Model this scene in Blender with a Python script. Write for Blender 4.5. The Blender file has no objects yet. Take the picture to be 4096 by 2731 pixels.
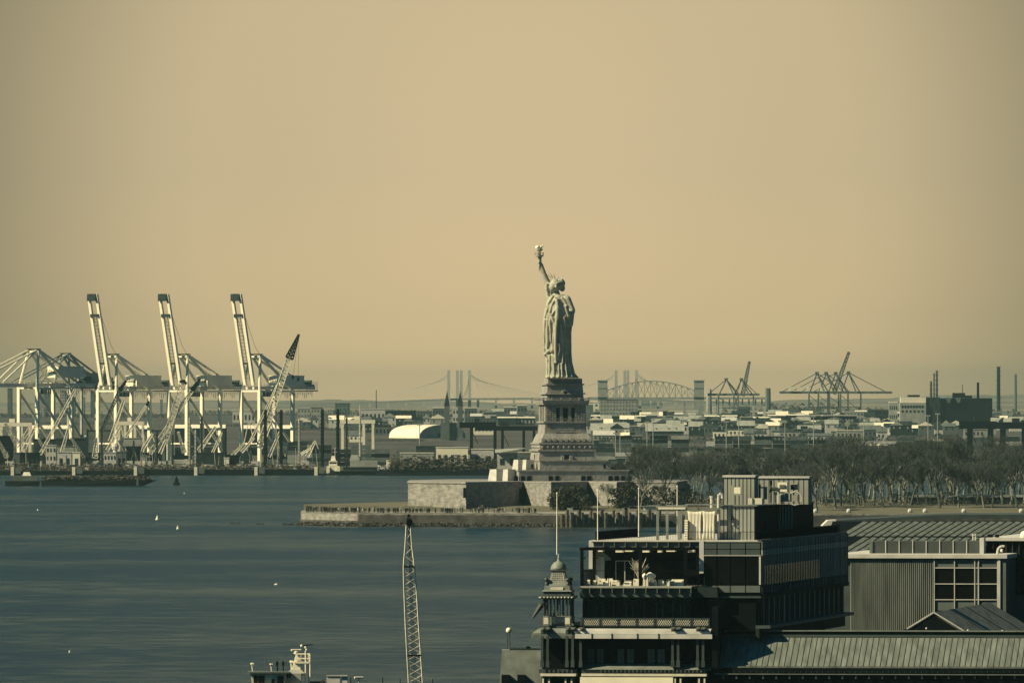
SUN_E = 5.0; SKY_TINT = (.026, .168, .225); HZ = .80; HAZE_C = (.20, .36, .42); HAZE_D = 2.5e-5; EXPO = .5
WAVE = 1.5; WAT0 = (.002, .012, .014); WAT1 = (.080, .090, .066)
import bpy, math, random
from mathutils import Matrix, Vector
R = math.radians
F = 47787.0; CX = 2048.0; HY = 1633.0; CAMZ = 40.0   # focal length in photo pixels, optical axis, horizon row, camera height
rnd = random.Random(7)
def X(px, D): return (px-CX)/F*D
def Z(py, D): return CAMZ-(py-HY)/F*D
def S(n, D): return n/F*D
col = bpy.context.scene.collection
WM = {}
# ---------------------------------------------------------------- materials
def mat(name, c, rough=.8, metal=0., var=.25, scale=.3, bump=0., bscale=None, spec=.3, stretch=(1, 1, 1)):
    m = bpy.data.materials.new(name); m.use_nodes = True
    nt = m.node_tree; b = nt.nodes['Principled BSDF']
    if not isinstance(c, tuple): c = (c, c, c)
    b.inputs['Roughness'].default_value = rough; b.inputs['Metallic'].default_value = metal
    b.inputs['Specular IOR Level'].default_value = spec
    tc = nt.nodes.new('ShaderNodeTexCoord'); mp = nt.nodes.new('ShaderNodeMapping')
    mp.inputs['Scale'].default_value = stretch
    nt.links.new(tc.outputs['Object'], mp.inputs[0])
    n = nt.nodes.new('ShaderNodeTexNoise'); n.inputs['Scale'].default_value = scale; n.inputs['Detail'].default_value = 4
    nt.links.new(mp.outputs[0], n.inputs['Vector'])
    r = nt.nodes.new('ShaderNodeValToRGB')
    r.color_ramp.elements[0].position = .3; r.color_ramp.elements[1].position = .7
    r.color_ramp.elements[0].color = (*[x*(1-var) for x in c], 1)
    r.color_ramp.elements[1].color = (*[min(1, x*(1+var)) for x in c], 1)
    nt.links.new(n.outputs['Fac'], r.inputs[0]); nt.links.new(r.outputs[0], b.inputs['Base Color'])
    if bump:
        n2 = nt.nodes.new('ShaderNodeTexNoise'); n2.inputs['Scale'].default_value = bscale or scale*4; n2.inputs['Detail'].default_value = 3
        nt.links.new(mp.outputs[0], n2.inputs['Vector'])
        bp = nt.nodes.new('ShaderNodeBump'); bp.inputs['Distance'].default_value = bump; bp.inputs['Strength'].default_value = 1
        nt.links.new(n2.outputs['Fac'], bp.inputs['Height']); nt.links.new(bp.outputs[0], b.inputs['Normal'])
    return m
M = {}
M['white'] = mat('white_paint', (.9, .86, .72), .5, var=.08, scale=.5)
M['cream'] = mat('cream_paint', .55, .7, var=.15, scale=.6)
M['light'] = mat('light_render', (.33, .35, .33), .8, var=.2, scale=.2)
M['mid'] = mat('grey_render', (.11, .135, .14), .8, var=.25, scale=.2)
M['dark'] = mat('dark_cladding', (.022, .033, .037), .9, var=.45, scale=.3, spec=.1)
M['black'] = mat('black_steel', (.003, .006, .009), .85, var=.4, scale=.5, spec=.08)
M['steel'] = mat('painted_steel', (.058, .080, .086), .6, var=.2, scale=.4)
M['brick'] = mat('brick', (.16, .13, .11), .9, var=.3, scale=.4)
M['stone'] = mat('granite', .27, .9, var=.22, scale=.35, bump=.12, bscale=1.2)
M['fort'] = mat('fort_granite', .24, .9, var=.38, scale=.35, bump=.35, bscale=.9, stretch=(1, 1, 2.2))
M['darkstone'] = mat('dark_granite', .07, .9, var=.4, scale=.35, bump=.12, bscale=1.2)
M['wet'] = mat('wet_rock', .05, .7, var=.5, scale=.5)
M['copper'] = mat('patina_copper', (.40, .405, .35), .75, var=.2, scale=.5, bump=.05, bscale=1.5)
M['gold'] = mat('gilded_copper', (1., .93, .75), .35, metal=.1, var=.1)
M['glass'] = mat('dark_glass', .005, .2, var=.3, scale=.3, spec=.35)
M['bark'] = mat('bark', (.19, .2, .185), .9, var=.6, scale=1.2)
M['bark2'] = mat('dark_bark', (.08, .098, .094), .9, var=.45, scale=1.2)
M['twig'] = mat('twigs', (.055, .070, .068), .9, var=.5, scale=.4)
M['leaf'] = mat('evergreen', (.035, .04, .03), .9, var=.5, scale=.5)
M['wood'] = mat('distant_wood', (.05, .055, .05), 1., var=.5, scale=.03)
M['lawn'] = mat('winter_grass', (.12, .118, .092), 1., var=.2, scale=.08)
M['path'] = mat('promenade', .26, .9, var=.15, scale=.15)
M['land'] = mat('industrial_ground', .07, 1., var=.5, scale=.02)
M['hill'] = mat('hill_woods', (.20, .19, .16), 1., var=.4, scale=.004)  # paler than woodland: the fade of far haze is put into the colour
M['rust'] = mat('rusty_scrap', (.075, .065, .052), .9, var=.6, scale=.35)
M['pile'] = mat('timber_pile', (.10, .09, .08), .9, var=.4, scale=.6)
M['cloth'] = mat('canvas', (.66, .64, .56), .9, var=.12, scale=1.5)
M['clothes'] = mat('dark_clothes', .03, .9, var=.5, scale=2)
M['skin'] = mat('light_clothes', .35, .9, var=.3, scale=2)
M['roof'] = mat('standing_seam', (.14, .165, .158), .7, var=.35, scale=1.6, stretch=(1, .25, .25), spec=.15)
M['siding'] = mat('steel_siding', (.19, .215, .205), .7, var=.32, scale=1.4, spec=.15, stretch=(1, 1, .12))
M['lead'] = mat('weathered_lead', (.18, .205, .20), .55, var=.25, scale=.8, spec=.4)
M['oldiron'] = mat('painted_cast_iron', (.042, .058, .062), .5, var=.25, scale=.8, spec=.5)
M['rig'] = mat('buff_lattice_paint', (.8, .77, .66), .6, var=.2, scale=.8)
# ---------------------------------------------------------------- mesh builder (world coordinates, or those of a frame)
class MB:
    def __init__(s, fr=None): s.v = []; s.f = []; s.fr = fr
    def add(s, vs, fs):
        k = len(s.v); s.v += [tuple(v) for v in vs]; s.f += [tuple(i+k for i in f) for f in fs]; return s
    def box(s, x0, x1, y0, y1, z0, z1):
        return s.add([(x0,y0,z0),(x1,y0,z0),(x1,y1,z0),(x0,y1,z0),(x0,y0,z1),(x1,y0,z1),(x1,y1,z1),(x0,y1,z1)],
                     [(0,3,2,1),(4,5,6,7),(0,1,5,4),(1,2,6,5),(2,3,7,6),(3,0,4,7)])
    def frus(s, cx, cy, z0, z1, a0, b0, a1, b1):   # half sizes below and above
        return s.add([(cx-a0,cy-b0,z0),(cx+a0,cy-b0,z0),(cx+a0,cy+b0,z0),(cx-a0,cy+b0,z0),(cx-a1,cy-b1,z1),(cx+a1,cy-b1,z1),(cx+a1,cy+b1,z1),(cx-a1,cy+b1,z1)],
                     [(0,3,2,1),(4,5,6,7),(0,1,5,4),(1,2,6,5),(2,3,7,6),(3,0,4,7)])
    def tube(s, p, q, r, n=4, r2=None, cap=True):
        p = Vector(p); q = Vector(q); d = q-p
        if d.length < 1e-6: return s
        d.normalize(); a = d.cross(Vector((0,0,1)) if abs(d.z) < .95 else Vector((0,1,0))).normalized(); b = d.cross(a)
        r2 = r if r2 is None else r2; vs = []
        for c, rr in ((p, r), (q, r2)):
            for i in range(n):
                t = 2*math.pi*(i+.5)/n; vs.append(c+a*(rr*math.cos(t))+b*(rr*math.sin(t)))
        fs = [(i, (i+1) % n, n+(i+1) % n, n+i) for i in range(n)]
        if cap: fs += [tuple(range(n-1, -1, -1)), tuple(range(n, 2*n))]
        return s.add(vs, fs)
    def poly(s, pts, r, n=4):
        for a, b in zip(pts, pts[1:]): s.tube(a, b, r, n)
        return s
    def lathe(s, cx, cy, prof, n=12, sq=False):
        vs = []
        for r, z in prof:
            for i in range(n):
                t = 2*math.pi*(i+.5)/n; vs.append((cx+r*math.cos(t), cy+r*math.sin(t), z))
        fs = [(k*n+i, k*n+(i+1) % n, (k+1)*n+(i+1) % n, (k+1)*n+i) for k in range(len(prof)-1) for i in range(n)]
        fs += [tuple(range(n-1, -1, -1)), tuple(range((len(prof)-1)*n, len(prof)*n))]
        return s.add(vs, fs)
    def ball(s, c, r, n=8, sz=1.):
        return s.lathe(c[0], c[1], [(r*math.sin(math.pi*(k+.15)/(n/2+.3)), c[2]-r*sz*math.cos(math.pi*(k+.15)/(n/2+.3))) for k in range(n//2+1)], n)
    def prism(s, pts, y0, y1):      # polygon in x,z extruded along y
        n = len(pts); vs = [(x, y0, z) for x, z in pts]+[(x, y1, z) for x, z in pts]
        return s.add(vs, [tuple(range(n)), tuple(range(2*n-1, n-1, -1))]+[(i, n+i, n+(i+1) % n, (i+1) % n) for i in range(n)])
    def slab(s, pts, z0, z1):       # polygon in x,y extruded along z
        n = len(pts); vs = [(x, y, z0) for x, y in pts]+[(x, y, z1) for x, y in pts]
        return s.add(vs, [tuple(range(n-1, -1, -1)), tuple(range(n, 2*n))]+[(i, (i+1) % n, n+(i+1) % n, n+i) for i in range(n)])
    def gable(s, x0, x1, y0, y1, z0, z1, along='x'):
        if along == 'x':
            ym = (y0+y1)/2
            return s.add([(x0,y0,z0),(x1,y0,z0),(x1,y1,z0),(x0,y1,z0),(x0,ym,z1),(x1,ym,z1)], [(0,3,2,1),(0,1,5,4),(2,3,4,5),(1,2,5),(3,0,4)])
        xm = (x0+x1)/2
        return s.add([(x0,y0,z0),(x1,y0,z0),(x1,y1,z0),(x0,y1,z0),(xm,y0,z1),(xm,y1,z1)], [(0,3,2,1),(1,2,5,4),(3,0,4,5),(0,1,4),(2,3,5)])
    def lattice(s, p, q, w0, w1, seg, r, rb=None, w2=None):  # four chord lattice boom from p to q
        p = Vector(p); q = Vector(q); d = (q-p).normalized()
        a = d.cross(Vector((0,1,0))).normalized(); b = d.cross(a).normalized(); rb = rb or r*.55
        prev = None
        for k in range(seg+1):
            t = k/seg; w = w0+(w1-w0)*t if w2 is None else (w0+(w1-w0)*min(1, t*3) if t < .5 else w1+(w2-w1)*(t-.5)*2)
            c = p.lerp(q, t); cs = [c+a*(w*i)+b*(w*j) for i, j in ((-.5,-.5),(.5,-.5),(.5,.5),(-.5,.5))]
            for i in range(4): s.tube(cs[i], cs[(i+1) % 4], rb, 3, cap=False)
            if prev:
                for i in range(4):
                    s.tube(prev[i], cs[i], r, 4, cap=False)
                    s.tube(prev[i if k % 2 else (i+1) % 4], cs[(i+1) % 4 if k % 2 else i], rb, 3, cap=False)
            prev = cs
        return s
    def build(s, name, m, parent=None, smooth=False, origin=None, label=None):
        P = Matrix.Identity(4)
        if parent is not None: P = WM[parent.name]
        elif origin is not None: P = Matrix.Translation(origin)
        T = P.inverted() @ (s.fr if s.fr is not None else Matrix.Identity(4))
        me = bpy.data.meshes.new(name); me.from_pydata([T @ Vector(v) for v in s.v], [], s.f); me.update()
        me.materials.append(M[m] if isinstance(m, str) else m)
        if smooth: me.polygons.foreach_set('use_smooth', [True]*len(me.polygons))
        o = bpy.data.objects.new(name, me); col.objects.link(o)
        if parent is not None: o.parent = parent
        elif origin is not None: o.location = origin
        WM[o.name] = P
        if label: o['label'] = label
        return o
def tag(o, label=None, cat=None, group=None, kind=None):
    if label: o['label'] = label
    if cat: o['category'] = cat
    if group: o['group'] = group
    if kind: o['kind'] = kind
    return o
def thing(name, label, cat, loc, group=None, rz=0.):
    o = bpy.data.objects.new(name, None); col.objects.link(o)
    o.empty_display_size = 1; o.location = loc; o.rotation_euler = (0, 0, rz)
    WM[o.name] = Matrix.Translation(loc) @ Matrix.Rotation(rz, 4, 'Z')
    return tag(o, label, cat, group)
KIDS = {}
def kids(o): return [c for c in bpy.data.objects if c.parent == o]
def dup(o, loc, rz=None, sc=None, label=None, ks=None):
    c = o.copy(); col.objects.link(c); c.location = loc
    if rz is not None: c.rotation_euler = (0, 0, rz)
    if sc is not None: c.scale = (sc, sc, sc) if not isinstance(sc, tuple) else sc
    if label: c['label'] = label
    if ks is None: ks = [(k, kids(k)) for k in kids(o)]
    for k, sub in ks:
        d = k.copy(); col.objects.link(d); d.parent = c
        for g in sub: e = g.copy(); col.objects.link(e); e.parent = d
    return c
def tree_of(o): return [(k, kids(k)) for k in kids(o)]
def text(name, body, size, m, parent, loc, rot, ext=.02):
    cu = bpy.data.curves.new(name, 'FONT'); cu.body = body; cu.size = size; cu.extrude = ext; cu.align_x = 'CENTER'; cu.align_y = 'CENTER'; cu.offset = size*.02
    o = bpy.data.objects.new(name, cu); col.objects.link(o)
    dg = bpy.context.evaluated_depsgraph_get(); me = bpy.data.meshes.new_from_object(o.evaluated_get(dg))
    bpy.data.objects.remove(o); bpy.data.curves.remove(cu)
    me.transform(Matrix.Translation(loc) @ rot); me.materials.clear(); me.materials.append(M[m]); me.name = name
    o = bpy.data.objects.new(name, me); col.objects.link(o); o.parent = parent; WM[o.name] = WM[parent.name]
    return o
# ---------------------------------------------------------------- camera, light, air
sc = bpy.context.scene
cam = bpy.data.cameras.new('camera'); co = bpy.data.objects.new('camera', cam); col.objects.link(co); sc.camera = co
cam.sensor_width = 36; cam.lens = 36*F/4096; cam.shift_y = (HY-1365.5)/4096; cam.clip_start = 5; cam.clip_end = 60000
co.location = (0, 0, CAMZ); co.rotation_euler = (R(90), 0, 0)
sc.view_settings.view_transform = 'Standard'; sc.view_settings.look = 'None'; sc.view_settings.exposure = EXPO; sc.view_settings.gamma = 1
SUNEL = 38.; sd = Vector((-.948*math.cos(R(SUNEL)), -.318*math.cos(R(SUNEL)), math.sin(R(SUNEL)))).normalized()
su = bpy.data.lights.new('sun', 'SUN'); su.energy = SUN_E; su.angle = R(.5); su.color = (1, .82, .47)
so = bpy.data.objects.new('sun', su); col.objects.link(so); so.rotation_euler = sd.to_track_quat('Z', 'Y').to_euler()
w = bpy.data.worlds.new('World'); sc.world = w; w.use_nodes = True; nt = w.node_tree; N = nt.nodes; L = nt.links
bg = N['Background']; sky = N.new('ShaderNodeTexSky'); sky.sky_type = 'NISHITA'; sky.sun_disc = False
sky.sun_elevation = R(SUNEL); sky.sun_rotation = math.atan2(sd.x, sd.y) % (2*math.pi); sky.dust_density = 3; sky.air_density = 1.2
tc = N.new('ShaderNodeTexCoord'); sep = N.new('ShaderNodeSeparateXYZ'); L.new(tc.outputs['Generated'], sep.inputs[0])
def vmul(a, b):
    n = N.new('ShaderNodeMix'); n.data_type = 'RGBA'; n.blend_type = 'MULTIPLY'; n.inputs[0].default_value = 1
    L.new(a, n.inputs[6])
    if isinstance(b, tuple): n.inputs[7].default_value = b
    else: L.new(b, n.inputs[7])
    return n.outputs[2]
upper = vmul(sky.outputs[0], (*SKY_TINT, 1))
# low haze band of the sky: warm, brightest round one bearing
mr = N.new('ShaderNodeVectorMath'); mr.operation = 'DISTANCE'; mr.inputs[1].default_value = (.001, 1, .019)
nrm = N.new('ShaderNodeVectorMath'); nrm.operation = 'NORMALIZE'; L.new(tc.outputs['Generated'], nrm.inputs[0]); L.new(nrm.outputs[0], mr.inputs[0])
rp = N.new('ShaderNodeValToRGB'); L.new(mr.outputs['Value'], rp.inputs[0])
rp.color_ramp.interpolation = 'EASE'
e = rp.color_ramp.elements; e[0].position = .004; e[0].color = (*[c*HZ/.1 for c in (.588, .462, .272)], 1)
e[1].position = .054; e[1].color = (*[c*HZ/.1 for c in (.235, .205, .122)], 1)
e3 = rp.color_ramp.elements.new(.6); e3.color = (*[c*HZ/.1 for c in (.035, .055, .055)], 1)
e2 = rp.color_ramp.elements.new(.025); e2.color = (*[c*HZ/.1 for c in (.535, .426, .250)], 1)
hr = N.new('ShaderNodeValToRGB'); L.new(sep.outputs[2], hr.inputs[0]); he = hr.color_ramp.elements
he[0].position = .0032; he[0].color = (1.15, 1.04, .89, 1); he[1].position = .02; he[1].color = (.81, .81, .81, 1); h2 = hr.color_ramp.elements.new(.0065); h2.color = (.97, .91, .83, 1)
low = vmul(rp.outputs[0], hr.outputs[0]); ls = N.new('ShaderNodeVectorMath'); ls.operation = 'SCALE'; ls.inputs['Scale'].default_value = 1/.81; L.new(low, ls.inputs[0]); low = ls.outputs[0]
zr = N.new('ShaderNodeMapRange'); L.new(sep.outputs[2], zr.inputs[0]); zr.inputs[1].default_value = .036; zr.inputs[2].default_value = .10
mx = N.new('ShaderNodeMix'); mx.data_type = 'RGBA'; L.new(zr.outputs[0], mx.inputs[0]); L.new(low, mx.inputs[6]); L.new(upper, mx.inputs[7])
L.new(mx.outputs[2], bg.inputs[0]); bg.inputs[1].default_value = .1
hz = MB().box(-16000, 16000, -300, 30500, -14, 135).build('haze', 'white'); tag(hz, kind='stuff')
hm = bpy.data.materials.new('haze'); hm.use_nodes = True; hm.node_tree.nodes.clear()
pv = hm.node_tree.nodes.new('ShaderNodeVolumePrincipled'); ho = hm.node_tree.nodes.new('ShaderNodeOutputMaterial')
pv.inputs['Color'].default_value = (*HAZE_C, 1); pv.inputs['Density'].default_value = HAZE_D; pv.inputs['Anisotropy'].default_value = 0
hm.node_tree.links.new(pv.outputs[0], ho.inputs['Volume']); hz.data.materials.clear(); hz.data.materials.append(hm)
sc.cycles.caustics_reflective = False; sc.cycles.caustics_refractive = False; sc.cycles.max_bounces = 4; sc.cycles.diffuse_bounces = 1; sc.cycles.glossy_bounces = 2; sc.cycles.volume_bounces = 1; sc.cycles.transparent_max_bounces = 8
# ---------------------------------------------------------------- land and water
GP = [(-1000, 2.5), (7000, 2.5), (8000, 3), (8500, 6), (9000, 10), (10000, 17), (11000, 22), (13000, 28), (16000, 31), (22000, 33), (30000, 34)]
def G(D):
    for (a, za), (b, zb) in zip(GP, GP[1:]):
        if D <= b: return za+(zb-za)*(D-a)/(b-a)
    return 34.
def row(D): return HY+(CAMZ-G(D))*F/D
def Dof(py):
    a, b = 7200., 29000.
    for _ in range(40):
        m = (a+b)/2
        if row(m) > py: a = m
        else: b = m
    return a
def sheet(name, x0, x1, ys, zf, m, nx=2):
    b = MB(); vs = [(x0+(x1-x0)*i/nx, y, zf(x0+(x1-x0)*i/nx, y)) for y in ys for i in range(nx+1)]
    b.add(vs, [(j*(nx+1)+i, j*(nx+1)+i+1, (j+1)*(nx+1)+i+1, (j+1)*(nx+1)+i) for j in range(len(ys)-1) for i in range(nx)])
    return tag(b.build(name, m), kind='structure')
wm = bpy.data.materials.new('river_water'); wm.use_nodes = True; nt = wm.node_tree; N = nt.nodes; L = nt.links; b = N['Principled BSDF']
b.inputs['Roughness'].default_value = .22; b.inputs['IOR'].default_value = 1.33
tc = N.new('ShaderNodeTexCoord'); mp = N.new('ShaderNodeMapping'); L.new(tc.outputs['Object'], mp.inputs[0]); mp.inputs['Scale'].default_value = (.10, .065, 1)
n1 = N.new('ShaderNodeTexNoise'); n1.inputs['Scale'].default_value = 1.; n1.inputs['Detail'].default_value = 9; n1.inputs['Roughness'].default_value = .62; L.new(mp.outputs[0], n1.inputs[0])
mp2 = N.new('ShaderNodeMapping'); L.new(tc.outputs['Object'], mp2.inputs[0]); mp2.inputs['Scale'].default_value = (.012, .012, 1)
n2 = N.new('ShaderNodeTexNoise'); n2.inputs['Scale'].default_value = .5; n2.inputs['Detail'].default_value = 4; L.new(mp2.outputs[0], n2.inputs[0])
bp = N.new('ShaderNodeBump'); bp.inputs['Distance'].default_value = WAVE; L.new(n1.outputs['Fac'], bp.inputs['Height'])
L.new(bp.outputs[0], b.inputs['Normal'])
mxx = N.new('ShaderNodeMix'); mxx.data_type = 'FLOAT'; mxx.inputs[0].default_value = .45; L.new(n1.outputs['Fac'], mxx.inputs[2]); L.new(n2.outputs['Fac'], mxx.inputs[3])
cr = N.new('ShaderNodeValToRGB'); cr.color_ramp.elements[0].position = .46; cr.color_ramp.elements[1].position = .64
cr.color_ramp.elements[0].color = (*WAT0, 1); cr.color_ramp.elements[1].color = (*WAT1, 1)
L.new(mxx.outputs[0], cr.inputs[0]); L.new(cr.outputs[0], b.inputs['Base Color'])
sheet('water', -15500, 15500, [-250, 3000, 8000, 30000], lambda x, y: 0, wm)
shore = lambda x: 7185+25*math.sin(x*.01)
sheet('ground', -15400, 15400, [7180, 7500, 8000, 8500, 9000, 10000, 11000, 13000, 16000, 22000, 29900], lambda x, y: G(y), M['land'], 8)
# far hills
def hills(name, D, pts, depth, m):
    b = MB(); n = 160; x0 = X(-900, D); x1 = X(5000, D); rows = []
    for j, fr in enumerate((0, .25, .5, .8, 1)):
        for i in range(n+1):
            x = x0+(x1-x0)*i/n; px = min(4999.9, max(-899.9, CX+x*F/D))
            for (a, ya), (c, yc) in zip(pts, pts[1:]):
                if a <= px <= c: py = ya+(yc-ya)*(px-a)/(c-a); break
            py += 2.2*math.sin(px*.013)+1.5*math.sin(px*.041+1)+.8*math.sin(px*.11)
            zt = Z(py, D)*1.0; g = G(D)-1
            rows.append((x, D-depth*(1-fr), g+(zt-g)*math.sin(fr*math.pi/2)))
    b.add(rows, [(j*(n+1)+i, j*(n+1)+i+1, (j+1)*(n+1)+i+1, (j+1)*(n+1)+i) for j in range(4) for i in range(n)])
    return tag(b.build(name, m, smooth=True), kind='structure')
hills('hills', 27000, [(-900,1606),(500,1610),(900,1602),(1440,1600),(2150,1612),(3000,1604),(3500,1592),(3900,1578),(5000,1570)], 1500, 'hill')
hills('nearer_hills', 19000, [(-900,1632),(500,1634),(1300,1626),(1900,1630),(2500,1634),(3000,1626),(3400,1612),(3800,1618),(5000,1605)], 1200, 'hill')
# woods between the houses: clumps as one mass
def wood(name, lst, m, D0=None, seed=1, label=None):
    r = random.Random(seed); b = MB()
    for (x0, x1, yt, yb) in lst:
        D = Dof(yb) if yb > 1650 else 19500.; h = S(yb-yt, D); g = G(D); xx = x0
        while xx < x1:
            hh = h*r.uniform(.6, 1.05); rr = hh*r.uniform(.28, .5); cx = X(xx, D); y = D+r.uniform(-60, 60)
            for _ in range(26):
                a, c = r.uniform(0, 6.283), math.sqrt(r.random()); zz = r.uniform(.12, 1)
                c *= math.sin(math.pi*min(.93, zz*.8+.12)); q = rr*r.uniform(.22, .42)
                b.add([(cx+rr*c*math.cos(a)+r.uniform(-q, q), y+rr*c*math.sin(a)+r.uniform(-q, q), g+hh*zz+r.uniform(-q, q)) for _ in range(4)], [(0,1,2),(0,2,3),(0,3,1),(1,3,2)])
            xx += (rr*F/D)*r.uniform(.5, 1.1)
    return tag(b.build(name, m), label or 'bare dark woods and street trees spread between the far houses', 'woods', kind='stuff')
wood('distant_woods', [(750,1440,1640,1662),(-80,750,1650,1672),(1440,1760,1655,1690),(1900,2140,1640,1662),(2380,2560,1652,1668),(2900,3350,1632,1664),(3050,3350,1612,1655),(3320,3620,1630,1668),
  (3740,4150,1635,1675),(3760,3950,1642,1700),(2380,3100,1690,1704),(3000,3600,1690,1712),(3600,3850,1690,1735),(2380,2680,1710,1722),(2760,3100,1717,1730),(3150,3570,1714,1728),(3620,3860,1708,1722),(2390,2810,1736,1748),(2900,3400,1739,1752),(3460,3840,1738,1750),(3100,3400,1698,1708),(3450,3750,1692,1704),(2380,3080,1787,1800),(2600,3500,1804,1818),(3500,4150,1776,1790),(3300,4150,1820,1835),(2380,2980,1835,1850),(1420,1760,1716,1730),(1400,1700,1755,1765),(680,1100,1694,1706),(60,560,1686,1700),(1100,1460,1708,1722),(3700,4150,1758,1770),(2600,3100,1671,1680),(3000,3700,1675,1684),(2400,4150,1745,1775),(1460,1600,1690,1704),(1500,1800,1640,1665),(2560,2900,1640,1652),(2450,4150,1806,1840),(2380,3300,1780,1812)], 'wood')
# ---------------------------------------------------------------- quay cranes with the boom raised or lowered
U = Vector((-.72, -.69, 0)).normalized(); V = Vector((.69, -.72, 0)).normalized()
CF = Matrix(((U.x, V.x, 0, 0), (U.y, V.y, 0, 0), (0, 0, 1, 0), (0, 0, 0, 1)))
def quay_crane(label, cx, D, raised, zs=.965, lettering='Global', paint='white', detail=True, gz=3., house_up=0., mirror=False, tilt=0.):
    loc = (X(cx, D), D, gz); t = thing('quay_crane', label, 'crane', loc, 'quay cranes of the far container port')
    fr = Matrix.Translation(loc) @ CF @ Matrix.Diagonal((-1 if mirror else 1, 1, zs, 1))
    B = lambda: MB(fr)
    TH = 1.05 if detail else .9
    for u in (15, -15):
        for v in (9, -9):
            B().box(u-TH*.75, u+TH*.75, v-TH*1.25, v+TH*1.25, 0, 51).build('leg', paint, t)
    b = B()
    for v in (9, -9): b.tube((15, v, 48), (-15, v, 12), 1., 8); b.tube((15, v, 50.3), (-15, v, 50.3), .8); b.tube((15, v, 12), (-15, v, 12), .7)
    for u in (15, -15): b.tube((u, -9, 14), (u, 9, 14), .7); b.tube((u, -9, 50.3), (u, 9, 50.3), .8)
    b.build('portal_frame', paint, t)
    for u in (15, -15):
        for v in (9, -9): B().box(u-1.6, u+1.6, v-4, v+4, -1.8, 1).build('bogie', 'black', t)
    g = B()
    for v in (3.2, -3.2): g.box(-40, 15.5, v-.7, v+.7, 51.5, 53.6)
    g.box(-8, -2, -3.9, 3.9, 50, 53.9); g.build('girder', paint, t)
    b = B()
    for k in range(24): u = -38+k*1.7; b.poly([(u, 3.8, 50.8), (u+.5, 3.8, 46.5+1.5*math.sin(k*1.3)), (u+1.1, 3.8, 50.8)], .13, 3)
    b.build('cable_festoon', 'cream', t)
    b = B()
    for v in (4.1, -4.1):
        b.tube((-38, v, 54.9), (15, v, 54.9), .12, 3)
        for k in range(20): b.tube((-37+k*2.7, v, 53.6), (-37+k*2.7, v, 54.9), .1, 3)
    b.build('walkway_rail', paint, t)
    hz_ = 53.7+house_up
    h = B(); h.box(-29, -6.8, -5.4, 5.4, hz_, hz_+7); h = h.build('machinery_house', 'mid' if False else paint, t)
    B().box(-29.2, -6.6, -5.6, 5.6, hz_+7, hz_+7.5).build('house_roof', paint, h)
    if lettering:
        rot = Matrix.Rotation(R(90), 4, 'X')
        rot = (Matrix(((0,0,1,0),(1,0,0,0),(0,1,0,0),(0,0,0,1))))
        # text x -> +v, text y -> z, normal -> +u
        cl = (fr @ Vector((-6.72, 0, hz_+3.6)))-Vector(loc)
        T3 = Matrix(((V.x, 0, U.x, 0), (V.y, 0, U.y, 0), (0, 1, 0, 0), (0, 0, 0, 1)))
        text('lettering', lettering, 3.4, 'steel', h, cl, T3)
    b = B()
    for k in range(5): b.box(-40+k*2.2, -38.6+k*2.2, -4.5+k*.5, 3.5, 53.6, 55+(k*7 % 4))
    for k in range(6): b.tube((-41, -5+k*2, 50), (-41, -5+k*2, 57), .2, 3)
    b.box(-42, -30, -5, 5, 50.2, 50.9); b.build('winch_platform', 'steel', t)
    b = B()
    for v in (4.5, -4.5):
        b.tube((15, v*2, 50.5), (10.2, v, 75.5), 1., 8); b.tube((-15, v*2, 50.5), (10.2, v, 75.5), 1., 8)
    b.box(9.4, 11, -4.5, 4.5, 73.6, 75.2); b.build('apex_frame', paint, t)
    B().box(8.5, 11.9, -5.2, 5.2, 75.6, 76.2).build('apex_platform', 'dark', t)
    for v in (4.5, -4.5):
        B().tube((10.2, v, 75.5), (-32, v*.8, 54), .8, 8).build('backstay', paint, t)
    if raised:
        a = Vector((16, 0, 54.5)); c = Vector((28, 0, 117.5)); d = (c-a).normalized()
        b = B()
        for v in (4, -4):
            p = a+Vector((0, v, 0)); q = c+Vector((0, v, 0)); n = Vector((d.z, 0, -d.x))
            b.add([p-n*.8-Vector((0,1.3,0)), p+n*.8-Vector((0,1.3,0)), p+n*.8+Vector((0,1.3,0)), p-n*.8+Vector((0,1.3,0)), q-n*.7-Vector((0,1.1,0)), q+n*.7-Vector((0,1.1,0)), q+n*.7+Vector((0,1.1,0)), q-n*.7+Vector((0,1.1,0))],
                  [(0,3,2,1),(4,5,6,7),(0,1,5,4),(1,2,6,5),(2,3,7,6),(3,0,4,7)])
        b = b.build('boom', paint, t)
        k = B()
        for i in range(2, 20):
            p = a.lerp(c, i/26); k.tube(p+Vector((-1.2, -3.9, 0)), p+Vector((-1.2, 1.6, 0)), .16, 3)
        for vv in (1.2, -.6): k.tube(a+Vector((-1, vv, 3)), a.lerp(c, .77)+Vector((-1, vv, 0)), .22, 3)
        k.build('walkway', 'steel', b)
        p = a.lerp(c, .985); B().box(p.x-1.3, p.x+1.5, -4.2, 4.2, p.z-4, p.z+1).build('boom_tip_frame', 'dark', b)
        p = a.lerp(c, .76); B().box(p.x-1.3, p.x+1.3, -4.2, 4.4, p.z-1, p.z+1.2).build('cross_beam', 'dark', b)
        p = a.lerp(c, .29); B().box(p.x-3, p.x-.6, -3.6, 3.6, p.z-4, p.z-2.7).build('cross_beam', 'dark', b)
        k = B()
        for v in (4, -4): k.poly([(10.2, v, 75.5), (15, v, 82), (a.lerp(c, .8).x-.8, v, a.lerp(c, .8).z)], .14, 3)
        k.build('forestay', 'steel', t)
    else:
        b = B()
        for v in (3.2, -3.2): b.box(15.5, 72, v-.7, v+.7, 50.9, 53.4)
        for k in range(12): b.box(17+k*5, 17.4+k*5, -3, 3, 51.5, 52.2)
        b = b.build('boom', paint, t); k = B()
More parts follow.
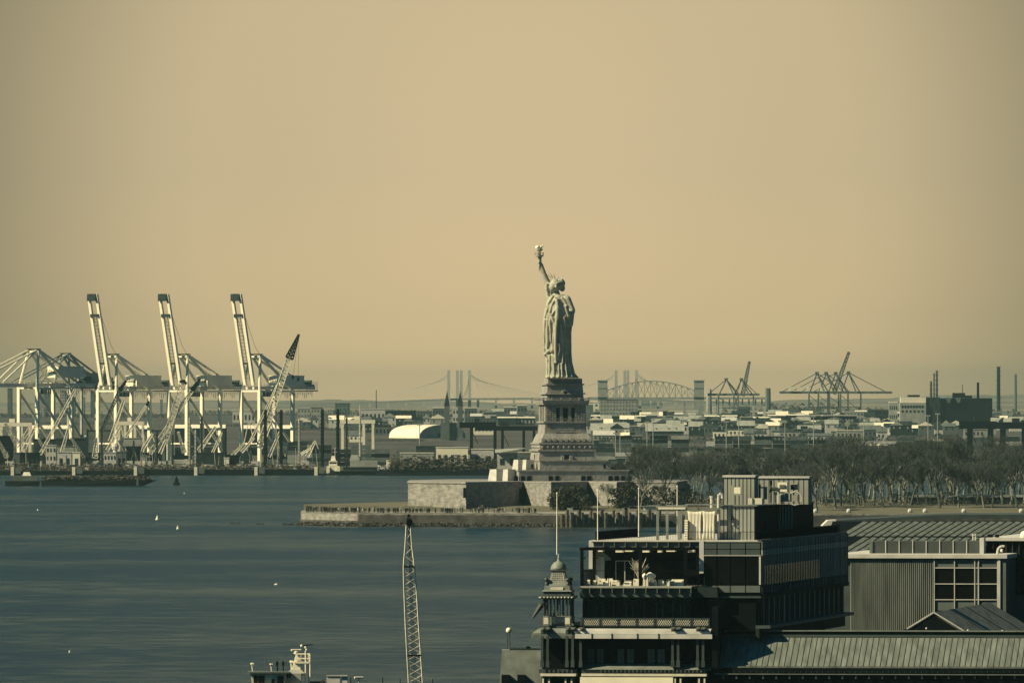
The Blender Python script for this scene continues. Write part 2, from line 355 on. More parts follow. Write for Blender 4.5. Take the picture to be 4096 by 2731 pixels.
        for i in range(24): k.tube((17+i*2.2, 4.2, 53), (17+i*2.2, 4.2, 54.6), .1, 3)
        k.tube((17, 4.2, 54.6), (70, 4.2, 54.6), .1, 3); k.build('walkway', paint, b)
        for v in (4.2, -4.2):
            B().tube((10.2, v, 75.5), (40, v*.8, 54), .6, 8).build('forestay', paint, t); B().tube((10.2, v, 75.5), (66, v*.8, 54), .6, 8).build('forestay', paint, t)
    if detail and not mirror:
        B().box(-3, 2, -2.5, 2.5, 46.5, 50).build('trolley_cab', 'dark', t)
    return t
c1 = quay_crane('white quay crane with boom raised, left one of the three raised booms', 495, 8000, True)
ks = tree_of(c1)
for px, l in ((778, 'white quay crane with boom raised, middle one of the three raised booms'), (1068, 'white quay crane with boom raised, right one of three, behind the leaning dark-tipped lattice boom')):
    dup(c1, (X(px, 8000), 8000, 3), label=l, ks=ks)
quay_crane('white quay crane with its boom lowered off the left edge of the photo', 181, 7850, False, 1.0, house_up=3.5)
quay_crane('small faint quay crane showing only its frame behind the lowered boom crane', 300, 9600, False, 1.07, None, 'light', False)
# the far dark cranes on the right
def far_crane(label, px, D, yap, ybeam, dx0, dx1, raised=None, house=None):
    g = G(D); za = Z(yap, D)-g; zb = Z(ybeam, D)-g; q = D/F; loc = (X(px, D), D, g)
    t = thing('container_crane', label, 'crane', loc, 'hazy container cranes far off on the right')
    fr = Matrix.Translation(loc); B = lambda: MB(fr)
    for x in (-9, 14):
        for y in (-7, 7): B().tube((x, y, -.5), (x, y, zb), .95).build('leg', 'mid', t)
    b = B(); b.box(dx0*q, dx1*q, -3, 3, zb, zb+2.6); b.tube((-9,-7,zb-2),(14,-7,8),.5); b.tube((-9,7,zb*.45),(14,7,zb*.45),.6); b.build('girder', 'mid', t)
    b = B(); b.tube((-9, -6, zb), (0, -1, za), .8); b.tube((9, -6, zb), (0, -1, za), .8); b.tube((14, 6, zb), (0, 1, za), .7); b.box(-2, 2, -2, 2, za-2, za+1.5); b.build('apex_frame', 'mid', t)
    for d in (dx0*.93*q, dx1*.85*q): B().tube((0, 0, za), (d, 0, zb+2), .65).build('stay', 'mid', t)
    if raised: B().lattice((raised[0]*q, 0, zb), (raised[1]*q, 0, Z(raised[2], D)-g), 4.5, 2.2, 10, .75, .45).build('boom', 'mid', t)
    if house: B().box(house[0]*q, house[1]*q, -6, 6, zb+2.8, zb+7.5).build('machinery_house', 'white', t)
    return t
FM = 'mid'
far_crane('hazy container crane, the left one beside the truss bridge end', 2905, 14000, 1517, 1582, -75, 60, None, (-85, -66))
far_crane('hazy container crane with boom raised beside the left hazy crane', 2966, 14100, 1517, 1582, -20, 72, (4, 32, 1446), (-45,-30))
far_crane('leftmost hazy crane of the row of four on the right', 3268, 13500, 1492, 1574, -150, 130, None, (-112, -93))
far_crane('second hazy crane from left in the row of four', 3305, 13560, 1492, 1574, -150, 110, None, (-113, -95))
far_crane('third hazy crane in the row of four, with a boom raised behind it', 3343, 13620, 1492, 1574, -150, 60, (-8, 53, 1408), (-115, -95))
far_crane('rightmost hazy crane of the row of four, boom reaching right', 3394, 13540, 1490, 1574, -150, 175, None, (-113, -92))
# ---------------------------------------------------------------- lattice cranes, piles and gantries along the near quay
def lattice_crane(label, base, tip, w0, w1, D=7260, m='rig', jib=None, house=True, legs=None, seg=16, r=.3, cables=(), gz=3.):
    p = Vector((X(base[0], D), D, Z(base[1], D))); q = Vector((X(tip[0], D), D-3, Z(tip[1], D)))
    t = thing('lattice_crane', label, 'crane', (p.x, D, gz), 'lattice boom cranes and derricks on the far quay')
    MB().lattice(p, q, w0, w1, seg, r, r*.65, w2=None).build('boom', m, t)
    if house:
        s = 1 if q.x > p.x else -1
        b = MB(); b.box(p.x-3-s*2, p.x+3-s*2, D-2.5, D+2.5, gz+1.6, gz+5); b.build('cab', 'cream', t)
        b = MB(); b.box(p.x-4-s*1.5, p.x+4-s*1.5, D-3.2, D-2, gz, gz+1.5); b.box(p.x-4-s*1.5, p.x+4-s*1.5, D+2, D+3.2, gz, gz+1.5); b.box(p.x-3-s*1.5, p.x+3-s*1.5, D-2, D+2, gz+.4, gz+1.6); b.build('undercarriage', 'black', t)
        g = Vector((p.x-s*5.5, D, gz+12)); b = MB(); b.tube((p.x-s*3, D-1.5, gz+4), g, .2, 3); b.tube((p.x-s*6, D+1.5, gz+4), g, .2, 3); b.build('gantry', m, t)
        b = MB(); b.tube(g, q, .09, 3); b.tube(g, p.lerp(q, .6), .09, 3); b.build('pendant', 'steel', t)
    if jib:
        j = Vector((X(jib[0], D), D-3, Z(jib[1], D))); MB().lattice(q, j, w1*1.25, .6, 7, r*1.5, r*1.2).build('jib', 'black', t)
        q = j
    for (cx, cy) in cables:
        b = MB(); e = Vector((X(cx, D), D-3, Z(cy, D))); b.tube(q, e, .1, 3); b.ball((e.x, e.y, e.z), 1., 6, 1.5); b.build('hoist_cable', 'black', t)
    for a in (legs or ()):
        MB().tube((X(a[0], D), D, Z(a[1], D)), (X(a[2], D), D, Z(a[3], D)), .35, 4).build('leg', m, t)
    return t
lattice_crane('buff lattice boom leaning right below the lowered boom crane', (161,1816), (300,1559), 1.8, 1.2)
lattice_crane('dark lattice boom with forked hooks beside the left raised crane house', (405,1725), (480,1560), 2.2, 1.6, m='steel', jib=(505,1523), cables=((455,1548),))
lattice_crane('slim buff lattice boom just right of the forked dark boom', (440,1764), (496,1602), 2., 1.4)
lattice_crane('broad buff lattice mast standing steeply with a dark cap', (657,1770), (733,1530), 3.6, 3.6, r=.3, jib=(736,1520))
lattice_crane('long buff lattice boom with a bent black tip between the raised cranes', (600,1812), (770,1560), 2.6, 2., r=.3, jib=(800,1516), seg=20)
lattice_crane('short buff lattice derrick with two back legs above the dark hull', (795,1804), (862,1708), 2.6, 1.4, r=.3, house=False, legs=((862,1708,880,1803),(862,1708,890,1800)), seg=10)
lattice_crane('cream A-frame derrick with crossed arm in front of the right raised crane', (1045,1790), (1082,1700), 1.8, 1.2, house=False, legs=((995,1681,975,1777),(995,1681,1020,1777),(995,1690,1040,1699),(1000,1683,1075,1776)), seg=8)
lattice_crane('tallest buff lattice crane with a black upper jib and hanging hook', (1037,1790), (1158,1432), 3.6, 3.6, r=.36, seg=26, jib=(1196,1338), cables=((1172,1508),(1193,1516)))
lattice_crane('slim buff back boom crossing below the tallest lattice crane', (985,1800), (1110,1540), 1.3, 1., house=False)
lattice_crane('low lattice crane at far left with spread arms like antlers', (70,1775), (20,1692), 3.4, 1.2, legs=((75,1775,118,1700),(70,1790,128,1712),(66,1700,66,1790)), seg=9)
lattice_crane('little white triangular derrick above the white cabin', (380,1829), (386,1752), 3.4, .8, D=7240, m='white', house=False, seg=6)
lattice_crane('low lattice boom leaning right beside the dark pile row', (572,1795), (610,1735), 1.6, 1., m='rig', seg=8)
lattice_crane('low buff boom leaning left between thin piles', (1205,1815), (1245,1792), 1.2, .8, seg=5, house=False)
lattice_crane('thin grey boom sloping behind the white portal gantry', (505,1745), (587,1620), 1.6, .9, D=7600, m='rig', jib=(596,1606), house=False, seg=12)
r = random.Random(19)
for i in range(16):
    bx_ = 20+i*80+r.uniform(-22, 22); by_ = r.uniform(1800, 1835); tx_ = bx_+r.choice((-1, 1))*r.uniform(18, 60); ty_ = by_-r.uniform(45, 130)
    lattice_crane('small buff lattice derrick standing on the crowded far quay', (bx_, by_), (tx_, ty_), r.uniform(1.3, 2.6), r.uniform(.7, 1.2), D=7255+r.uniform(-15, 60), house=i % 3 == 0, seg=8, r=.26, legs=((tx_, ty_, tx_+r.uniform(10, 30), by_),) if i % 2 else None)
for o in bpy.data.objects:
    if o.get('label') == 'small buff lattice derrick standing on the crowded far quay': o['group'] = 'small lattice derricks on the far quay'
def piles(lst, m, label, r=.75, D=7235):
    for x, y0, y1 in lst:
        b = MB(); loc = (X(x, D), D, 2.); z1 = Z(y0, D)
        b.lathe(loc[0], D, [(r, 1.9), (r, z1*.5), (r*.95, z1-1), (r*.6, z1)], 7)
        k = 0
        while 6+k*2.2 < z1-2: b.box(loc[0]-r*1.25, loc[0]-r*.7, D-r, D-r*.4, 6+k*2.2, 6.8+k*2.2); k += 1
        tag(b.build('mooring_pile', m, origin=loc), label, 'pile', 'tall steel piles standing along the far quay')
piles([(1062,1637,0),(1125,1638,0),(1290,1635,0),(1352,1635,0)], 'black', 'thick black steel pile beside the tallest lattice crane', 1.)
piles([(350,1715,0),(407,1715,0),(535,1760,0),(628,1720,0),(691,1735,0),(807,1665,0),(1387,1668,0)], 'dark', 'slim dark steel pile among the left quay cranes', .6)
piles([(759,1670,0),(783,1718,0),(1197,1676,0),(1440,1672,0)], 'light', 'pale steel pile standing among the quay cranes', .7)
def portal(label, x0, x1, yt, yb, D, m, legs, th=1.2, bh=2.4, group=None, name='portal_gantry'):
    zt = Z(yt, D); g = G(D); t = thing(name, label, 'gantry crane', (X((x0+x1)/2, D), D, g), group)
    b = MB()
    for y in (-8, 8): b.box(X(x0, D), X(x1, D), D+y-1, D+y+1, zt-bh, zt)
    b.build('beam', m, t)
    for x in legs:
        for y in (-8, 8): MB().box(X(x, D)-th/2, X(x, D)+th/2, D+y-.9, D+y+.9, g, zt-bh).build('leg', m, t)
    b = MB(); b.box(X(x0*.6+x1*.4, D), X(x0*.45+x1*.55, D), D-6, D+6, zt+.1, zt+2.5); b.build('trolley', 'dark' if m != 'white' else 'white', t)
    MB().tube((X(legs[0], D), D-8, g+1), (X(legs[-1], D), D-8, g+1), .5).build('sill_beam', m, t); MB().tube((X(legs[0], D), D-8, zt-bh-1), (X(legs[0], D)+4, D-8, zt-bh-10), .3).build('brace', m, t)
    return t
portal('white portal gantry under the left raised boom crane', 468, 575, 1685, 0, 7700, 'white', (475, 500, 540, 572))
portal('low white portal gantry at the left edge of the photo', -20, 126, 1690, 0, 7700, 'white', (5, 40, 90, 120))
portal('white portal gantry right of the black piles, near the white block building', 1361, 1500, 1679, 0, 7900, 'white', (1370, 1455, 1492), 1.6)
portal('dark gantry crane left of the statue pedestal, behind the white arched shed', 1838, 1985, 1688, 0, 7500, 'black', (1886, 1980), 1.9, 3.6)
portal('dark gantry crane partly hidden by the statue pedestal', 1900, 2150, 1703, 0, 7620, 'black', (2010, 2095, 2136), 1.7, 3)
portal('dark heavy gantry crane on the right, left of two', 3838, 3985, 1684, 0, 7600, 'black', (3880, 3962), 3, 5)
portal('dark heavy gantry crane at the right edge of the photo', 3975, 4160, 1688, 0, 7640, 'black', (4012, 4098), 3, 4.2)
# quay front, dolphins, barges, boats
D = 7162
for a, c_, h in ((-60, 555, 2.2), (560, 1255, 3.4)):
    tag(MB().box(X(a, D), X(c_, D), D, D+14, -.6, h).build('quay', 'black'), ('low dark quay edge behind the long scrap barge' if a < 0 else 'taller dark quay edge right of the scrap barge'), 'quay', 'dark quay edge of the far port')
for i, px in enumerate((50, 295, 542, 783, 1024, 1264)):
    x = X(px, D); t = thing('mooring_dolphin', 'white post with a grey block behind on the far quay edge', 'mooring post', (x, D-1.5, 0), 'white mooring posts along the far quay')
    MB().box(x-.95, x+.95, D-2.4, D-.2, -.5, 5).build('post', 'white', t); MB().box(x+.96, x+5.2, D-2.1, D-.2, 1., 4.8).build('block', 'mid', t)
def hull(mb, x0, x1, y0, y1, z0, z1, rake0, rake1, cut=.25):
    w = (y1-y0); ym = (y0+y1)/2
    return mb.add([(x0+rake0,y0,z0),(x1-rake1,y0,z0),(x1-rake1,y1,z0),(x0+rake0,y1,z0),(x0,y0+w*cut,z1),(x1-rake1*.6,y0,z1),(x1,ym,z1),(x1-rake1*.6,y1,z1),(x0,y1-w*cut,z1)],
        [(3,2,1,0),(4,5,6,7,8),(0,1,5,4),(1,6,5),(1,2,6),(2,7,6),(2,3,8,7),(3,0,4,8)])
def boat(name, label, px0, px1, D, hh, m='black', cat='barge', rk=(.5, 3), group=None):
    t = thing(name, label, cat, (X((px0+px1)/2, D), D, 0), group)
    MB_ = hull(MB(), X(px0, D), X(px1, D), D-5, D+5, -.5, hh, *rk); MB_.build('hull', m, t); return t
def heap(b, x0, x1, D, z0, h, n, seed, q=(.3, 1.2), dy=3.5):
    r = random.Random(seed)
    for _ in range(n):
        x = r.uniform(x0, x1); y = D+r.uniform(-dy, dy); s = r.uniform(*q); zt = z0+h*r.random()**1.4*(1-abs(y-D)/(dy*1.6))
        b.add([(x+r.uniform(-s, s)*1.5, y+r.uniform(-s, s), zt+r.uniform(-s, s)*.6) for _ in range(4)], [(0,1,2),(0,2,3),(0,3,1),(1,3,2)])
    return b
t = boat('scrap_barge', 'long low black barge loaded with scrap on the left water', 165, 630, 6166, 3.1, rk=(.5, 9))
b = MB(); heap(b, X(180, 6166), X(600, 6166), 6166, 3.2, 2.4, 1600, 3); b.build('scrap_load', 'rust', t)
MB().box(X(551, 6166)-.5, X(551, 6166)+.5, 6160.6, 6160.9, .3, 4).build('rub_rail', 'mid', t)
t = boat('push_boat', 'black workboat with a small white cabin at the barge\'s left end', 20, 160, 6166, 2.6, cat='boat', rk=(.3, .5))
MB().box(X(50,6166), X(152,6166), 6163, 6169, 2.7, 5.2).build('deckhouse', 'mid', t)
MB().frus(X(107,6166), 6166, 5.3, 7.2, 2.3, 2, 1.5, 1.5).build('wheelhouse', 'white', t)
b = MB(); [b.tube((X(p,6166), 6161.5, 2.6), (X(p,6166), 6161.5, 4.6), .12, 3) for p in (24, 30, 48, 60)]; b.build('railing', 'light', t)
def tug(label, px0, px1, D, m='white'):
    t = boat('tugboat', label, px0, px1, D, 2.4, cat='tugboat', rk=(.5, 2)); x = X((px0+px1)/2, D)
    MB().box(x-3.6, x+3.6, D-3, D+3, 2.5, 5.6).build('deckhouse', m, t); MB().box(x-2.6, x+2.4, D-2.4, D+2.4, 5.7, 8.6).build('wheelhouse', m, t)
    MB().box(x-2.2, x+2, D-2.46, D-2.41, 7, 7.9).build('window', 'glass', t)
    MB().frus(x, D, 8.7, 11.6, 1.6, 1.3, .9, .8).build('upper_wheelhouse', m, t); b = MB(); b.tube((x+1, D, 8), (x+1, D, 16.5), .22); b.tube((x-.4, D, 14), (x+2.4, D, 14), .12); b.build('mast', m, t)
    for k in (-1, 1): MB().box(x+k*3.1-1, x+k*3.1+1, D-4, D-3.1, 1.2, 5).build('fender', m, t)
    return t
tug('bright white tugboat moored between the black piles and the dark ship', 1300, 1366, 7160)
t = boat('cargo_ship', 'dark hulled ship with a pale deckhouse behind the white tugboat', 1372, 1586, 7220, 4.6, 'black', 'ship', (.5, 4))
MB().box(X(1400,7220), X(1510,7220), 7217, 7223, 4.7, 8.6).build('deckhouse', 'light', t); MB().frus(X(1418,7220), 7220, 8.7, 12, 3, 2.6, 2, 2).build('wheelhouse', 'light', t)
MB().box(X(1545,7220), X(1568,7220), 7217, 7223, 4.7, 8.8).build('deck_cabin', 'white', t); MB().tube((X(1440,7220), 7220, 8.6), (X(1440,7220), 7220, 42), .35, 5).build('mast', 'cream', t)
t = boat('rubble_barge', 'long black barge heaped with rubble left of the statue island', 1500, 1990, 7150, 3.3, rk=(1, 4))
b = MB(); heap(b, X(1560,7150), X(1985,7150), 7150, 3.3, 9, 3200, 5, (.3, 1.5), 5); b.build('rubble_load', 'rust', t)
b = MB(); heap(b, X(1512,7150), X(1560,7150), 7150, 3.3, 3, 160, 6, (.3, 1.1), 3); b.build('deck_gear', 'cream', t)
# container stacks: loose groups of countable boxes
def containers(label, group, D, x0, x1, ytop, n, m=('dark', 'mid', 'black', 'dark', 'steel', 'light'), seed=2, L_=12.2, base=None):
    r = random.Random(seed); xs = X(x0, D); k = 0
    g = G(D) if base is None else base; top = Z(ytop, D); lv = max(1, int((top-g)/2.75)); 
    cols_ = []
    while xs+L_ < X(x1, D): cols_.append(xs); xs += L_+r.choice([.3, .3, .3, 2.5])
    for c in cols_:
        for j in range(r.randint(max(1, lv-2), lv)):
            if k >= n: return
            o = tag(MB().box(c, c+L_, D, D+2.44, g+j*2.75, g+j*2.75+2.6).build('shipping_container', r.choice(m), origin=(c, D, g+j*2.75)), label, 'container', group); k += 1
# clutter along the left quay
def block(name, label, px0, px1, yt, D, m, cat, group=None, z0=None, dy=8, roof=None, win=None):
    z0 = G(D) if z0 is None else z0; z1 = Z(yt, D); x0 = X(px0, D); x1 = X(px1, D)
    t = thing(name, label, cat, ((x0+x1)/2, D+dy/2, z0), group)
    w = MB().box(x0, x1, D, D+dy, z0, z1).build('wall', m, t)
    if dy >= 30 and roof == 'white': MB().gable(x0-.25, x1+.25, D-.25, D+16, z1+.01, z1+(2.6 if D < 9000 else 1.1)).build('roof', roof, t)
    else: MB().box(x0-.25, x1+.25, D-.25, D+dy+.25, z1, z1+(.45 if D < 9000 else 1.)).build('roof', roof or m, t)
    if win:
        n, rows_, m2 = win; h = (z1-z0)
        for j in range(rows_):
            for k in range(n):
                xa = x0+(x1-x0)*(k+.28)/n; xb = x0+(x1-x0)*(k+.72)/n; za = z1-h*(j+.75)/rows_/1.; zb = za+h*.42/rows_
                MB().box(xa, xb, D-.12, D+.05, za, zb).build('window', m2, t)
    return t
def shed(name, label, px0, px1, yt, yb, m, cat, roof='white', **k): return block(name, label, px0, px1, yt, Dof(yb), m, cat, roof=roof, **k)
Q = 7230
block('site_cabin', 'cream two storey cabin behind the left quay', 184, 224, 1782, Q, 'cream', 'cabin', win=(3, 3, 'dark'))
block('site_cabin', 'wide cream cabin with dark door on the left quay', 230, 285, 1809, Q, 'cream', 'cabin', win=(2, 1, 'dark'))
block('site_cabin', 'small white hut right of the two cream cabins', 291, 320, 1810, Q, 'white', 'cabin', win=(1, 1, 'dark'))
block('warehouse', 'flat grey sheet warehouse behind the cream cabins', 228, 310, 1785, 7420, 'light', 'warehouse', roof='mid')
block('warehouse', 'long low warehouse with a dark roof below the left raised boom crane', 134, 345, 1758, 7800, 'dark', 'warehouse', roof='black', dy=30)
block('warehouse', 'long white roofed shed behind the left crane legs', 128, 282, 1715, 8500, 'mid', 'warehouse', roof='white', dy=60, win=(8, 1, 'dark'))
block('engine_shed', 'tall black shed at the left edge beside the antler-armed crane', -30, 52, 1745, 7300, 'black', 'shed')
block('hut_barge', 'square black barge house on the quay left of the cream cabins', 82, 158, 1812, Q, 'black', 'barge house', win=(4, 1, 'dark'))
block('barge_house', 'grey block end of the black barge house', 56, 80, 1812, Q, 'mid', 'barge house')
block('deck_cabin', 'cream deck cabin with a white funnel near the middle left quay', 415, 465, 1811, Q, 'cream', 'cabin', win=(4, 2, 'dark'))
b = tag(MB().lathe(X(460,Q), Q+4, [(1.4, 3),(1.4, 15),(2,15.3),(2.4, 17),(1.6,18.5),(.6,19)], 10).build('funnel', 'cream', origin=(X(460,Q), Q+4, 3)), 'pale bulb-topped funnel beside the cream deck cabin', 'funnel')
block('deck_cabin', 'grey deckhouse right of the pale funnel', 467, 505, 1808, Q, 'mid', 'cabin', win=(2, 1, 'black'))
block('storage_tank', 'low buff vaulted store behind the grey deckhouse', 497, 568, 1753, 7500, 'light', 'store', roof='light')
block('dark_shed', 'long dark band shed under the buff vaulted store', 490, 575, 1787, 7400, 'black', 'shed')
block('kiosk', 'cream kiosk with a white door on the quay', 563, 588, 1823, Q, 'light', 'kiosk', win=(1, 1, 'white'))
block('hull_section', 'large dark hulk below the short lattice derrick', 785, 895, 1812, Q, 'dark', 'hulk')
block('hull_section', 'dark shed hull right of the antenna row', 900, 960, 1822, Q, 'black', 'hulk')
block('gate_kiosk', 'small white hut beside the large dark hulk', 896, 916, 1832, Q-8, 'white', 'hut')
containers('shipping container in the stacks between the thick black piles', 'containers between the black piles', 7480, 1070, 1290, 1752, 44, m=('dark','mid','black','steel','light','mid'), seed=21)
containers('shipping container in the far stacks behind the left quay cranes', 'containers behind the left quay cranes', 7850, 345, 660, 1772, 40, m=('dark','mid','black','steel','light'), seed=22)
containers('shipping container below the middle and right raised boom cranes', 'containers below the middle and right raised cranes', 7450, 690, 1060, 1790, 44, m=('dark','mid','black','steel','cream','mid'), seed=23)
block('warehouse', 'dark warehouse between the left and middle raised boom cranes', 345, 660, 1722, 8150, 'mid', 'warehouse', roof='dark', dy=40)
block('warehouse', 'long white roofed shed behind the middle crane legs', 520, 600, 1715, 8500, 'mid', 'warehouse', roof='white', dy=60)
block('warehouse', 'white strip roof shed between middle and right raised cranes', 700, 900, 1712, 8550, 'dark', 'warehouse', roof='white', dy=50)
block('warehouse', 'white strip roof shed right of the right crane legs', 960, 1160, 1714, 8560, 'dark', 'warehouse', roof='white', dy=50)
containers('dark shipping container stacked on the left quay', 'containers on the left quay', 7330, 590, 790, 1812, 24, seed=1)
containers('shipping container in the stacks left of the white arched shed', 'containers left of the arched shed', 7700, 1095, 1560, 1755, 62, seed=2)
containers('shipping container in the stacks below the white arched shed', 'containers below the arched shed', 7560, 1585, 2110, 1764, 70, seed=3)
containers('shipping container in the rows right of the statue pedestal', 'containers right of the pedestal', 8300, 2385, 2840, 1738, 40, seed=4)
containers('shipping container in the front rows right of the statue pedestal', 'containers in front rows right of the pedestal', 7900, 2385, 2850, 1775, 34, seed=5, m=('mid','light','dark','mid','cream'))
containers('shipping container in the dark stacks above the bare park trees', 'containers above the park trees', 8250, 2860, 3430, 1730, 52, seed=6, m=('black','dark','mid','dark','steel'))
containers('shipping container beneath the right gantry cranes', 'containers by the right gantries', 8150, 3440, 4120, 1738, 44, seed=7, m=('mid','dark','light','mid','steel'))
# vans, trucks and plant on the left quay
def van(label, group, lst, D, m, seed=1):
    r = random.Random(seed); proto = None
    for px in lst:
        x = X(px, D); loc = (x, D, G(D))
        if proto is None:
            proto = thing('truck', label, 'truck', loc, group)
            MB().box(x-2.5, x+3.6, D-1.2, D+1.2, loc[2]+.9, loc[2]+3.6).build('body', m, proto)
            MB().box(x-4.6, x-2.6, D-1.15, D+1.15, loc[2]+.7, loc[2]+2.7).build('cab', 'light', proto)
            for dx in (-3.6, 2.2):
                MB().tube((x+dx, D-1.22, loc[2]+.5), (x+dx, D+1.22, loc[2]+.5), .5, 8).build('wheel', 'black', proto)
            ks_ = tree_of(proto)
        else: dup(proto, loc, ks=ks_)
van('pale truck parked on the left quay among the cranes', 'pale trucks on the left quay', (355, 520, 640, 668, 735, 960, 1010, 1120, 1180, 1235, 1140, 830), Q-12, 'cream')
van('white truck parked behind the rubble barge', 'white trucks behind the rubble barge', (1610, 1650, 1700, 1760, 1800, 1850), 7260, 'white')
r = random.Random(77)
for i in range(46):
    px = r.uniform(0, 1290); D = Q-r.uniform(2, 40); x = X(px, D); h = r.uniform(4, 17); b = MB(); b.tube((x, D, 2.5), (x+r.uniform(-1.5, 1.5), D, 2.5+h), r.uniform(.12, .3), 4, .1)
    if i % 3 == 0: b.box(x-1, x+1, D-.4, D+.4, 2.5, 4.5)
    pale = i % 2; tag(b.build('deck_post', 'rig' if pale else 'black', origin=(x, D, 2.5)), 'thin pale post or derrick mast on the far quay' if pale else 'thin dark post on the far quay', 'post', 'thin pale posts on the far quay' if pale else 'thin dark posts on the far quay')
for i in range(40):
    px = r.uniform(-10, 1290); D = Q-r.uniform(4, 30); x = X(px, D); wd = r.uniform(1.5, 6); h = r.uniform(1.5, 4.5); m = r.choice(['cream','light','mid','dark','dark','white'])
    l = {'cream':'small cream crate or cabin on the far quay','light':'small buff crate or cabin on the far quay','mid':'small grey crate or cabin on the far quay','dark':'small dark crate or cabin on the far quay','white':'small white crate or cabin on the far quay'}[m]
    t = thing('deck_cabin', l, 'cabin', (x, D, 2.5), 'crates: '+l.split()[1]); MB().box(x-wd/2, x+wd/2, D, D+3, 2.5, 2.5+h).build('wall', m, t); MB().box(x-wd/2-.15, x+wd/2+.15, D-.15, D+3.15, 2.5+h, 2.7+h).build('roof', 'light', t)
b = MB(); heap(b, X(-20, Q), X(1290, Q), Q-30, 2.4, 5, 6500, 9, (.25, 1.1), 12)
tag(b.build('quay_clutter', 'rust'), 'loose gear, rubble and machinery scattered along the far quay', 'clutter', kind='stuff')
# arched shed with the bright side and dull end
D = Dof(1752); g = G(D)
t = thing('arched_shed', 'big white arched fabric shed left of the statue pedestal', 'shed', (X(1730, D), D, g))
fr = Matrix.Translation((X(1770, D), D, 0)) @ Matrix.Rotation(R(35), 4, 'Z')
pr = [(-23, g)]+[(-23*math.cos(math.pi*k/14), 1+g+(Z(1698, D)-1-g)*math.sin(math.pi*k/14)**.85) for k in range(15)]+[(23, g)]
MB(fr).prism(pr, 0, 44).build('canopy', 'white', t); MB(fr).prism([(x*.995, g+(z-g)*.99) for x, z in pr], -.35, -.05).build('end_wall', 'light', t)
MB(fr).box(-5, 2, -.6, -.4, g+.2, g+4).build('door', 'dark', t)
for (a, c_, yt, D_, m, l, nm) in ((1745,1872,1790,7350,'white','white two storey quay building behind the rubble barge','quay_building'),(1885,1975,1797,7360,'cream','cream quay shed left of the canopy shed','quay_shed'),
        (1988,2070,1813,7380,'cream','low cream shed under the slanted grey canopy','quay_shed'),(2072,2130,1810,7400,'mid','dark low shed touching the pedestal base in view','quay_shed'),(1600,1735,1812,7340,'light','pale low store like a lying tank behind the rubble barge','quay_store')):
    block(nm, l, a, c_, yt, D_, m, 'building', roof='white', win=(5 if a == 1745 else 2, 1, 'dark'))
t = MB().add([(X(1980,7370),7366,Z(1815,7370)),(X(2100,7370),7366,Z(1794,7370)),(X(2100,7370),7390,Z(1794,7370)),(X(1980,7370),7390,Z(1800,7370)),(X(1980,7370),7366,Z(1812,7370)),(X(2100,7370),7366,Z(1791,7370)),(X(2100,7370),7390,Z(1791,7370)),(X(1980,7370),7390,Z(1797,7370))], [(0,3,2,1),(4,5,6,7),(0,1,5,4),(1,2,6,5),(2,3,7,6),(3,0,4,7)]).build('canopy', 'light', origin=(X(2040,7370),7378,10)); tag(t, 'slanted grey canopy roof over the low cream shed', 'canopy')
for px, yt in ((1800,1790),(1846,1790),(1937,1790),(1968,1775),(2040,1800)):
    pass
